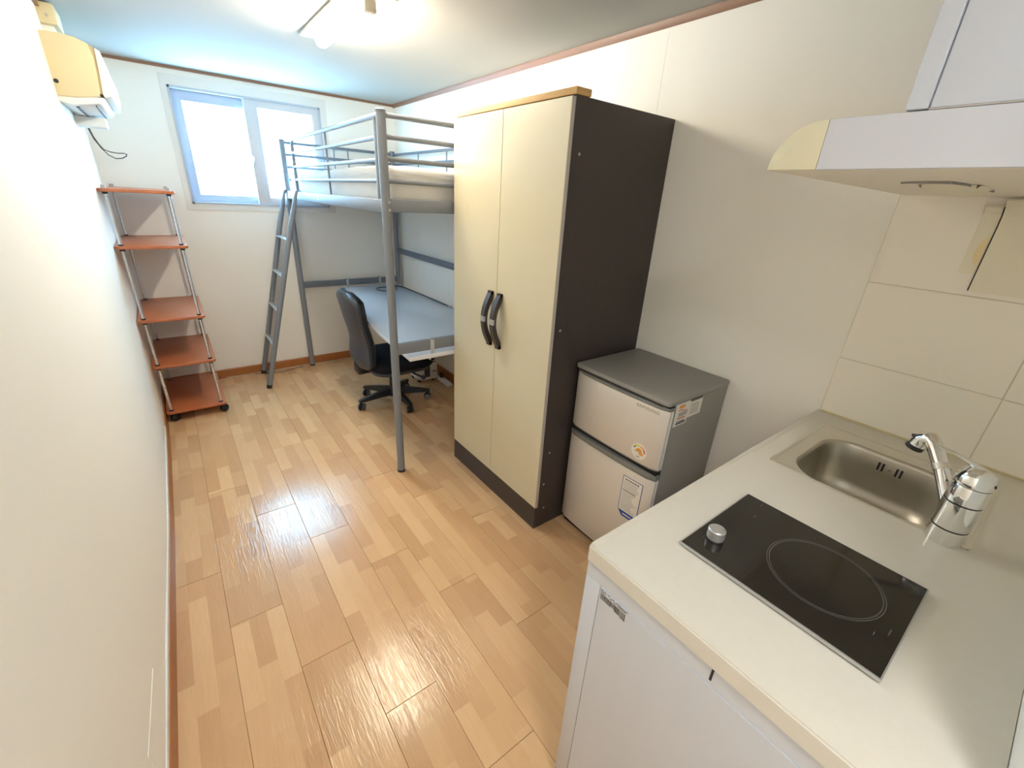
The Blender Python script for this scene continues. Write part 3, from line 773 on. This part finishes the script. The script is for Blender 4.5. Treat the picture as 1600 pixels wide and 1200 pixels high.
# -- wordmark, stickers (all flat on the door faces)
def dx_at(y):
    u = (y - (FY0 + FY1) / 2) / ((FY1 - FY0) / 2); e = max(0, abs(u) - 0.90) / 0.10
    return FX + 0.012 * u * u * 0.8 + 0.010 * e * e
def text_mesh(s, size):
    c = bpy.data.curves.new('txt', 'FONT'); c.body = s; c.size = size; c.extrude = 0.0011; c.align_x = 'CENTER'; c.align_y = 'CENTER'; c.space_character = 1.15
    o = bpy.data.objects.new('txt', c); COL.objects.link(o)
    dg = bpy.context.evaluated_depsgraph_get(); me = bpy.data.meshes.new_from_object(o.evaluated_get(dg))
    bpy.data.objects.remove(o, do_unlink=True); b = bmesh.new(); b.from_mesh(me); bpy.data.meshes.remove(me)
    return b
b = text_mesh('SAMSUNG', 0.0195)
# local x -> -y, local y -> z, local z -> -x
b.transform(Matrix(((0, 0, -1, 0), (-1, 0, 0, 0), (0, 1, 0, 0), (0, 0, 0, 1))))
yc, zc = 0.816, 0.789
for v in b.verts:
    x = v.co.x; v.co.y += yc; v.co.z += zc; v.co.x = dx_at(v.co.y) - 0.0004 + x
obj('wordmark', b, M['edge'], ud, recalc=False)
def flat_poly(pts, off, m, name, parent, ymap=dx_at):
    b = new(); va = [b.verts.new((ymap(y) - off, y, z)) for y, z in pts]; vb = [b.verts.new((ymap(y) + 0.0004, y, z)) for y, z in pts]
    b.faces.new(va); b.faces.new(vb[::-1]); n = len(pts)
    for i in range(n): b.faces.new((va[i], vb[i], vb[(i + 1) % n], va[(i + 1) % n]))
    return obj(name, b, m, parent)
def flat_many(lst, off, m, name, parent, ymap=dx_at):
    b = new()
    for pts in lst:
        va = [b.verts.new((ymap(y) - off, y, z)) for y, z in pts]; vb = [b.verts.new((ymap(y) + 0.0002, y, z)) for y, z in pts]
        b.faces.new(va); b.faces.new(vb[::-1]); n = len(pts)
        for i in range(n): b.faces.new((va[i], vb[i], vb[(i + 1) % n], va[(i + 1) % n]))
    return obj(name, b, m, parent)
ey, ez, er = 0.820, 0.603, 0.0340
flat_poly([(ey + er * math.cos(a * math.pi / 12), ez + er * math.sin(a * math.pi / 12)) for a in range(24)], 0.0006, M['paper'], 'energy_label', ud)
def annulus(a0, a1, r0, r1, n=5):
    A = [math.radians(a0 + (a1 - a0) * i / n) for i in range(n + 1)]
    return [(ey - r1 * math.cos(a), ez + r1 * math.sin(a)) for a in A] + [(ey - r0 * math.cos(a), ez + r0 * math.sin(a)) for a in A[::-1]]
flat_many([annulus(128, 162, 0.022, 0.028)], 0.0009, M['green'], 'print', ud)
flat_many([annulus(84, 126, 0.022, 0.028)], 0.0009, M['yellow'], 'print', ud)
flat_many([annulus(46, 80, 0.022, 0.028)], 0.0009, M['orange'], 'print', ud)
flat_many([annulus(2, 44, 0.022, 0.028)], 0.0009, M['redink'], 'print', ud)
flat_many([annulus(0, 180, 0.0, 0.014, 8), [(ey - 0.002, ez - 0.013), (ey - 0.002, ez - 0.004), (ey - 0.02, ez - 0.004), (ey - 0.02, ez - 0.013)]], 0.0009, M['orange'], 'print', ud)
flat_many([[(ey + 0.016 - 0.006 * k, ez - 0.003), (ey + 0.0135 - 0.006 * k, ez - 0.003), (ey + 0.0135 - 0.006 * k, ez), (ey + 0.016 - 0.006 * k, ez)] for k in range(6)] +
          [[(ey + 0.007, ez - 0.024), (ey - 0.007, ez - 0.024), (ey - 0.007, ez - 0.0215), (ey + 0.007, ez - 0.0215)]], 0.0012, M['ink'], 'print', ud)
# blue framed notice on the lower door
ny0, ny1, nz0, nz1 = 0.772, 0.866, 0.300, 0.470
flat_poly([(ny1, nz1), (ny1, nz0 + 0.004), (ny1 - 0.022, nz0 - 0.022), (ny0 + 0.022, nz0 - 0.022), (ny0, nz0 + 0.004), (ny0, nz1)], 0.0006, M['blueink'], 'notice_label', ld)
flat_poly([(ny1 - 0.003, nz1 - 0.003), (ny1 - 0.003, nz0 + 0.004), (ny0 + 0.003, nz0 + 0.004), (ny0 + 0.003, nz1 - 0.003)], 0.0009, M['paper'], 'notice_sheet', ld)
rr = random.Random(5); lines = []
x = ny1 - 0.012
while x > ny0 + 0.024:
    wd = rr.choice((0.005, 0.007, 0.009)); lines.append([(x, nz1 - 0.017), (x - wd, nz1 - 0.017), (x - wd, nz1 - 0.011), (x, nz1 - 0.011)]); x -= wd + 0.003
for k in range(15):
    z = nz1 - 0.026 - k * 0.0092; L_ = rr.uniform(0.045, 0.078) if k not in (4, 5) else 0.062
    h = 0.0016 if k != 4 else 0.004
    lines.append([(ny1 - 0.008, z - h), (ny1 - 0.008 - L_, z - h), (ny1 - 0.008 - L_, z), (ny1 - 0.008, z)])
flat_many(lines, 0.0012, M['ink'], 'print', ld)
flat_many([[(ny1 - 0.026, nz0 - 0.012), (ny0 + 0.026, nz0 - 0.012), (ny0 + 0.026, nz0 - 0.007), (ny1 - 0.026, nz0 - 0.007)]], 0.0009, M['paper'], 'print', ld)
# side sticker (on the face towards the counter)
def side(rects, off, m, name):
    b = new()
    for x0, z0, x1, z1 in rects: bx(b, x0, FY0 + 0.002 - off, z0, x1, FY0 + 0.003, z1)
    return obj(name, b, m, t)
side([(1.613, 0.752, 1.700, 0.826), (1.700, 0.752, 1.786, 0.826), (1.613, 0.733, 1.698, 0.753)], 0.0006, M['paper'], 'side_label')
side([(1.632, 0.806, 1.668, 0.818)], 0.001, M['orange'], 'print')
side([(1.632, 0.796, 1.662, 0.800), (1.632, 0.762, 1.680, 0.767), (1.66, 0.790, 1.69, 0.793)], 0.001, M['redink'], 'print')
side([(1.632, 0.749, 1.680, 0.752), (1.628, 0.739, 1.690, 0.747)] + [(1.635, 0.772 + k * 0.0035, 1.69, 0.7734 + k * 0.0035) for k in range(5)] + [(1.71, 0.766 + k * 0.009, 1.765, 0.768 + k * 0.009) for k in range(5)] + [(1.702, 0.817, 1.783, 0.826)], 0.001, M['ink'], 'print')

# ================================================================ KITCHEN
KX, KY, KZ = 0.823, 0.4172, 0.8527
KB = -0.150
t = thing('base_unit', 'white kitchen base unit below the pale worktop', 'kitchen unit', (1.4, 0.13, 0))
obj('carcass', bx(new(), KX + 0.022, KB + 0.002, 0.06, 1.470, KY - 0.004, 0.775), M['unit'], t)
obj('carcass', bx(new(), 1.470, KB + 0.002, 0.06, W - 0.002, KY - 0.004, 0.66), M['unit'], t)
obj('plinth', bx(new(), KX + 0.05, KB + 0.002, 0.0, W - 0.002, KY - 0.02, 0.06), M['unit'], t)
obj('top_rail', bx(new(), KX + 0.004, KB + 0.002, 0.7743, KX + 0.03, KY - 0.001, 0.812), M['unit'], t)
obj('door_gap', bx(new(), KX + 0.006, KB + 0.004, 0.770, KX + 0.0225, KY - 0.003, 0.7745), M['gasket'], t)
obj('corner_stile', prism(new(), [(KX + 0.003, 0.3775), (KX + 0.022, 0.3775), (KX + 0.022, KY - 0.001), (KX + 0.003, KY - 0.001)], 'z', 0.06, 0.7735, 0.0015), M['unit'], t)
door = obj('door', bx(new(), KX + 0.002, KB + 0.004, 0.065, KX + 0.021, 0.3755, 0.7732, bev=0.0003, seg=1), M['unit'], t)
obj('rail_notch', bx(new(), KX + 0.0032, 0.1425, 0.784, KX + 0.0045, 0.1465, 0.8085), M['black'], t)
# barcode sticker
b = new(); bx(b, KX + 0.0014, 0.306, 0.7435, KX + 0.0024, 0.3735, 0.7725); obj('barcode_label', b, M['unit'], door)
b = new(); rr = random.Random(11); y = 0.3715
while y > 0.310:
    wd = rr.choice((0.0007, 0.0012, 0.0018)); z0 = 0.750 if y > 0.337 else 0.746
    bx(b, KX + 0.0009, y - wd, z0, KX + 0.0016, y, 0.7615); y -= wd + rr.choice((0.0006, 0.0009, 0.0013))
bx(b, KX + 0.0009, 0.345, 0.7475, KX + 0.0016, 0.3715, 0.7487)
bx(b, KX + 0.0009, 0.309, 0.7440, KX + 0.0016, 0.322, 0.7450)
for y1, y0, z in ((0.3725, 0.366, 0.7705), (0.3640, 0.3600, 0.7705), (0.356, 0.350, 0.7700), (0.344, 0.338, 0.7690), (0.334, 0.306, 0.7690), (0.3715, 0.360, 0.7650), (0.350, 0.344, 0.7650), (0.340, 0.333, 0.7650), (0.330, 0.310, 0.7650)):
    bx(b, KX + 0.0009, y0, z, KX + 0.0016, y1, z + 0.0016)
obj('barcode_print', b, M['ink'], door)

# worktop with a cut-out for the sink
SX0, SX1, SYa, SYb = 1.474, 1.876, -0.042, 0.360
t = thing('worktop', 'pale stone kitchen worktop on the white base unit', 'worktop', (1.4, 0.13, KZ - 0.04))
b = new(); z0, z1 = KZ - 0.0395, KZ
bx(b, KX - 0.002, KB + 0.001, z0, SX0, KY, z1); bx(b, SX1, KB + 0.001, z0, W - 0.0075, KY, z1)
bx(b, SX0, SYb, z0, SX1, KY, z1); bx(b, SX0, KB + 0.001, z0, SX1, SYa, z1)
bmesh.ops.remove_doubles(b, verts=b.verts[:], dist=1e-5)
bmesh.ops.bevel(b, geom=[e for e in b.edges if len(e.link_faces) == 2 and e.calc_face_angle(0) > 1.2 and (abs(e.verts[0].co.x - KX + 0.002) < 1e-4 and abs(e.verts[1].co.x - KX + 0.002) < 1e-4 or abs(e.verts[0].co.y - KY) < 1e-4 and abs(e.verts[1].co.y - KY) < 1e-4)], offset=0.003, segments=2, affect='EDGES')
obj('slab', b, M['worktop'], t)
obj('rear_kerb', prism(new(), [(KY - 0.016, KZ - 0.001), (KY - 0.001, KZ - 0.001), (KY - 0.002, KZ + 0.0035), (KY - 0.010, KZ + 0.002)], 'x', KX + 0.004, W - 0.008), M['worktop'], t)

# sink
t = thing('sink', 'brushed steel sink set in the worktop', 'sink', (1.65, 0.16, KZ - 0.15))
def ring(pts, z): return [(x, y, z) for x, y in pts]
outer = rrect(SX0 - 0.003, SYa - 0.003, SX1 + 0.003, SYb + 0.003, 0.020, 8)
b0 = (1.486, 0.006, 1.806, 0.318)
def bowl(d, r, z): return ring(rrect(b0[0] + d, b0[1] + d, b0[2] - d, b0[3] - d, r, 8), z)
b = new()
Rs = [ring(outer, KZ - 0.0005), ring(outer, KZ + 0.0015), ring(rrect(SX0 + 0.004, SYa + 0.004, SX1 - 0.004, SYb - 0.004, 0.018, 8), KZ + 0.0015),
      ring(rrect(SX0 + 0.007, SYa + 0.007, SX1 - 0.007, SYb - 0.007, 0.018, 8), KZ - 0.001), bowl(-0.004, 0.085, KZ - 0.001)]
V = [[b.verts.new(p) for p in R_] for R_ in Rs]
for p, q in zip(V, V[1:]):
    n = len(p)
    for j in range(n): b.faces.new((p[j], p[(j + 1) % n], q[(j + 1) % n], q[j]))
obj('rim', b, M['steelrim'], t)
b = new()
Rs = [bowl(-0.004, 0.085, KZ - 0.001), bowl(0.0, 0.082, KZ - 0.004), bowl(0.003, 0.08, KZ - 0.012), bowl(0.007, 0.08, KZ - 0.06), bowl(0.012, 0.08, KZ - 0.115), bowl(0.020, 0.078, KZ - 0.140), bowl(0.036, 0.07, KZ - 0.156), bowl(0.06, 0.06, KZ - 0.160), bowl(0.12, 0.03, KZ - 0.163)]
V = [[b.verts.new(p) for p in R_] for R_ in Rs]
for p, q in zip(V, V[1:]):
    n = len(p)
    for j in range(n): b.faces.new((p[j], p[(j + 1) % n], q[(j + 1) % n], q[j]))
b.faces.new(V[-1])
obj('bowl', b, M['steel'], t, angle=50)
b = new(); lathe(b, [(0, 0), (0.045, 0), (0.048, 0.003), (0.030, 0.004), (0.0, 0.001)], (1.64, 0.16, KZ - 0.1632), seg=20); obj('drain', b, M['steelrim'], t)
for dy in (-0.026, -0.016, 0.016, 0.026):
    obj('overflow_slot', bx(new(), b0[2] - 0.0085, 0.158 + dy - 0.0024, KZ - 0.050, b0[2] - 0.003, 0.158 + dy + 0.0024, KZ - 0.026), M['black'], t)
b = new(); lathe(b, [(0, 0), (0.005, 0), (0.004, 0.003), (0, 0.004)], (b0[2] - 0.0055, 0.158, KZ - 0.038), (-1, 0, 0), 12); obj('overflow_screw', b, M['chrome'], t)

# faucet
FCX, FCY = 1.475, 0.000
t = thing('faucet', 'chrome single lever mixer tap at the sink corner', 'faucet', (FCX, FCY, KZ))
obj('body', lathe(new(), [(0.0, 0.001), (0.0310, 0.001), (0.0310, 0.036), (0.0300, 0.037), (0.0300, 0.039), (0.0310, 0.040), (0.0305, 0.098), (0.0295, 0.099), (0.0295, 0.101), (0.0305, 0.102), (0.0298, 0.138), (0.0280, 0.142), (0, 0.142)], (FCX, FCY, KZ), seg=32), M['chrome'], t)
for z_, rr_ in ((0.038, 0.0309), (0.100, 0.0304), (0.142, 0.0299)):
    obj('seam', lathe(new(), [(0, z_ - 0.0009), (rr_, z_ - 0.0009), (rr_, z_ + 0.0009), (0, z_ + 0.0009)], (FCX, FCY, KZ), seg=32), M['black'], t)
obj('cap', lathe(new(), [(0.0, 0.1425), (0.0300, 0.1425), (0.0306, 0.146), (0.0300, 0.152), (0.0275, 0.162), (0.0215, 0.173), (0.012, 0.179), (0, 0.180)], (FCX, FCY, KZ), seg=32), M['chrome'], t)
b = new()
Ls = [((1.486, -0.026, 1.012), 0.008, 0.008), ((1.484, -0.014, 1.022), 0.0130, 0.007), ((1.479, 0.012, 1.034), 0.0125, 0.005), ((1.473, 0.045, 1.046), 0.0095, 0.004), ((1.468, 0.072, 1.052), 0.0045, 0.0025)]
dirv = Vector((-0.18, 0.98, 0)); sd = Vector((-dirv.y, dirv.x, 0)); R = []
for (p, hw_, th) in Ls:
    p = Vector(p); r_ = []
    for j in range(12):
        a = 2 * math.pi * j / 12; r_.append(b.verts.new(p + sd * hw_ * math.cos(a) + Vector((0, 0, 1)) * th * math.sin(a)))
    R.append(r_)
for p, q in zip(R, R[1:]):
    for j in range(12): b.faces.new((p[j], p[(j + 1) % 12], q[(j + 1) % 12], q[j]))
b.faces.new(R[0][::-1]); b.faces.new(R[-1])
obj('lever', b, M['chrome'], t, angle=50)
b = new(); lathe(b, [(0, 0), (0.0035, 0), (0.0035, 0.0015), (0, 0.0015)], (FCX - 0.004, FCY - 0.0288, KZ + 0.154), (-0.12, -0.95, 0.28), 10); obj('index_dot', b, M['black'], t)
SP = [Vector((FCX + 0.010, FCY + 0.012, 0.918)), Vector((1.527, 0.054, 0.984)), Vector((1.558, 0.086, 1.024))]
obj('spout', tube(new(), [SP[0], SP[1]], 0.0135, 18), M['chrome'], t)
d = (SP[2] - SP[1]).normalized()
obj('spout_collar', tube(new(), [SP[1] - d * 0.004, SP[1] + d * 0.009], 0.0156, 18), M['steelrim'], t)
e1 = SP[1] + d * 0.009
hp = [e1, e1 + d * 0.028, e1 + d * 0.045, e1 + d * 0.055 + Vector((0.001, 0.004, 0.000)), e1 + d * 0.059 + Vector((0.003, 0.013, -0.008)), e1 + d * 0.059 + Vector((0.004, 0.018, -0.018)), e1 + d * 0.059 + Vector((0.004, 0.020, -0.027))]
obj('spray_head', tube(new(), hp, [0.0140, 0.0148, 0.0155, 0.0160, 0.0165, 0.0172, 0.0178], 18), M['chrome'], t, angle=50)
q0 = hp[-1]; dd = (hp[-1] - hp[-2]).normalized()
obj('nozzle', tube(new(), [q0, q0 + dd * 0.011], 0.0175, 18), M['black'], t)
obj('spray_button', tube(new(), [hp[4] + Vector((-0.004, 0.010, 0.004)), hp[4] + Vector((-0.007, 0.021, 0.001))], 0.0036, 10), M['handle'], t)

# hob
t = thing('hob', 'black ceramic single zone hob on the worktop with a silver knob', 'hob', (1.11, 0.146, KZ))
hx0, hx1, hy0, hy1 = 0.974, 1.2505, -0.0175, 0.3115
obj('tray', bx(new(), hx0 + 0.012, hy0 + 0.012, KZ + 0.0003, hx1 - 0.012, hy1 - 0.012, KZ + 0.006), M['black'], t)
obj('trim_frame', bx(new(), hx0 - 0.0015, hy0 - 0.0015, KZ + 0.005, hx1 + 0.0015, hy1 + 0.0015, KZ + 0.0105), M['silver'], t)
obj('glass_plate', bx(new(), hx0 + 0.0012, hy0 + 0.0008, KZ + 0.0100, hx1 - 0.0008, hy1 - 0.0008, KZ + 0.0115), M['glass'], t)
b = new()
def flat_ring(b, cx, cy, r0, r1, z, n=48):
    lathe(b, [(r0, 0), (r1, 0), (r1, 0.0002), (r0, 0.0002)], (cx, cy, z), seg=n)
    # close the annulus into a tube of its own
for r0 in (0.0885, 0.0925):
    n = 56; I = []
    for rr_ in ((r0, 0), (r0 + 0.0011, 0), (r0 + 0.0011, 0.00015), (r0, 0.00015)):
        I.append([b.verts.new((1.120 + rr_[0] * math.cos(2 * math.pi * j / n), 0.108 + rr_[0] * math.sin(2 * math.pi * j / n), KZ + 0.01150 + rr_[1])) for j in range(n)])
    for k in range(4):
        p, q = I[k], I[(k + 1) % 4]
        for j in range(n): b.faces.new((p[j], p[(j + 1) % n], q[(j + 1) % n], q[j]))
obj('zone_ring', b, M['ring'], t)
b = new()
for (x, y, l) in ((1.225, 0.272, 0.012), (1.175, 0.262, 0.012), (1.022, 0.292, 0.006), (1.07, -0.003, 0.018), (1.05, 0.012, 0.010)):
    bx(b, x, y, KZ + 0.0115, x + l, y + 0.0012, KZ + 0.01165)
obj('marking', b, M['ring'], t)
obj('knob_collar', lathe(new(), [(0, 0), (0.0185, 0), (0.0185, 0.002), (0.0165, 0.003), (0, 0.003)], (1.040, 0.277, KZ + 0.0113), seg=24), M['black'], t)
k_ = obj('knob', lathe(new(), [(0, 0.0031), (0.0165, 0.0031), (0.0172, 0.008), (0.0168, 0.0225), (0.0150, 0.0245), (0, 0.0245)], (1.040, 0.277, KZ + 0.0113), seg=28), M['silver'], t)
obj('knob_mark', bx(new(), 1.045, 0.2645, KZ + 0.0357, 1.0465, 0.270, KZ + 0.0361), M['ink'], k_)

# range hood
t = thing('range_hood', 'white range hood with a cream rounded end cap', 'range hood', (1.6, 0.13, 1.55))
HX = 1.198; hz0, hz1 = 1.5505, 1.6270
HYF = 0.354
obj('front_panel', bx(new(), HX, KB + 0.002, hz0, HX + 0.012, HYF, hz1, bev=0.0008, seg=1), M['hood'], t)
poly = [(HYF + 0.0006, hz0), (0.437, hz0)] + [(HYF + 0.083 * math.cos(math.radians(a)), hz0 + (hz1 - hz0) * math.sin(math.radians(a))) for a in range(8, 91, 8)] + [(HYF + 0.0006, hz1)]
obj('end_cap', prism(new(), poly, 'x', HX + 0.0004, HX + 0.05, 0.0015), M['hoodcap'], t)
# shell: tapers a little towards the wall, the underside sinks a little towards it
b = new()
P0 = [(HX + 0.010, KB + 0.002), (HX + 0.010, 0.430), (1.60, 0.4180), (W - 0.007, 0.4050), (W - 0.007, KB + 0.002)]
def zb(x): return hz0 - 0.0005 - 0.006 * (x - HX) / (W - HX)
va = [b.verts.new((x, y, zb(x))) for x, y in P0]
vb = [b.verts.new((x, y if y < 0 else y - 0.06, hz1 - 0.002)) for x, y in P0]
b.faces.new(va); b.faces.new(vb[::-1])
for i in range(5): b.faces.new((va[i], vb[i], vb[(i + 1) % 5], va[(i + 1) % 5]))
obj('underside', b, M['hoodunder'], t)
# lamp cover under the hood
b = new(); n = 16; R = []
for i in range(n + 1):
    s = i / n; y = 0.282 - 0.095 * s; x = 1.58 + 0.03 * math.sin(s * math.pi)
    dz = 0.017 * (math.sin(s * math.pi) ** 0.6) if 0 < i < n else 0.0005
    zc_ = zb(1.6)
    R.append([b.verts.new((x - 0.10 * math.sin(max(s, 0.02) * math.pi) ** 0.5 - 0.01, y, zc_)), b.verts.new((x - 0.05, y, zc_ - dz)), b.verts.new((x + 0.06, y, zc_ - dz)), b.verts.new((x + 0.10, y, zc_))])
for p, q in zip(R, R[1:]):
    for j in range(3): b.faces.new((p[j], p[j + 1], q[j + 1], q[j]))
    b.faces.new((p[3], p[0], q[0], q[3]))
b.faces.new(R[0]); b.faces.new(R[-1][::-1])
lc = obj('lamp_cover', b, M['cover'], t, angle=60)
b = new(); tube(b, [(1.47, 0.295, zb(1.47) - 0.001), (1.45, 0.272, zb(1.47) - 0.0015), (1.445, 0.24, zb(1.47) - 0.002), (1.45, 0.215, zb(1.47) - 0.002), (1.50, 0.203, zb(1.5) - 0.002), (1.62, 0.194, zb(1.62) - 0.002), (1.70, 0.190, zb(1.7) - 0.002)], 0.0022, 8)
obj('cover_rim', b, M['fridgebody'], t)

# wall cabinet above the hood
t = thing('wall_cabinet', 'white wall cabinet above the range hood', 'cabinet', (1.6, 0.06, 1.63))
CYE = 0.256
obj('carcass', bx(new(), HX + 0.022, KB + 0.002, 1.6305, W - 0.002, CYE, 2.12), M['cabinet'], t)
obj('front_stile', bx(new(), HX - 0.002, CYE - 0.026, 1.6290, HX + 0.022, CYE, 2.118, bev=0.0012, seg=1), M['cabinet'], t)
obj('door', bx(new(), HX + 0.004, KB + 0.004, 1.6300, HX + 0.021, CYE - 0.0270, 2.114, bev=0.0012, seg=1), M['cabinet'], t)
obj('bottom_edge', bx(new(), HX + 0.004, KB + 0.004, 1.6283, HX + 0.0215, CYE - 0.027, 1.6300), M['edge'], t)

# cream sheet over the tiles, its top edge bent towards the hood
t = thing('wall_sheet', 'cream splash sheet fixed over the tiles below the hood', 'panel', (W - 0.02, 0.0, 1.31))
b = new(); prof = [(W - 0.014, 1.312), (W - 0.014, 1.475), (W - 0.020, 1.500), (W - 0.036, 1.520), (W - 0.060, 1.534), (W - 0.058, 1.538), (W - 0.030, 1.526), (W - 0.013, 1.505), (W - 0.0068, 1.475), (W - 0.0068, 1.312)]
prism(b, prof, 'y', KB + 0.001, 0.1885); obj('sheet', b, M['cover'], t)
obj('edge_shadow', prism(new(), [(W - 0.0125, 1.313), (W - 0.0125, 1.475), (W - 0.018, 1.500), (W - 0.034, 1.519), (W - 0.030, 1.522), (W - 0.012, 1.503), (W - 0.0070, 1.475), (W - 0.0070, 1.313)], 'y', 0.1884, 0.1915), M['black'], t)  # black strip standing in for the shadow beside the sheet's edge
obj('adhesive_strip', prism(new(), [(W - 0.0092, 1.355), (W - 0.0092, 1.478), (W - 0.017, 1.508), (W - 0.030, 1.520), (W - 0.028, 1.524), (W - 0.0068, 1.49), (W - 0.0068, 1.355)], 'y', 0.1915, 0.2260), M['cover'], t)
obj('stain', prism(new(), [(0.1935, 1.375), (0.203, 1.382), (0.211, 1.402), (0.209, 1.424), (0.201, 1.446), (0.1935, 1.455)], 'x', W - 0.0096, W - 0.0091), M['stain'], t)
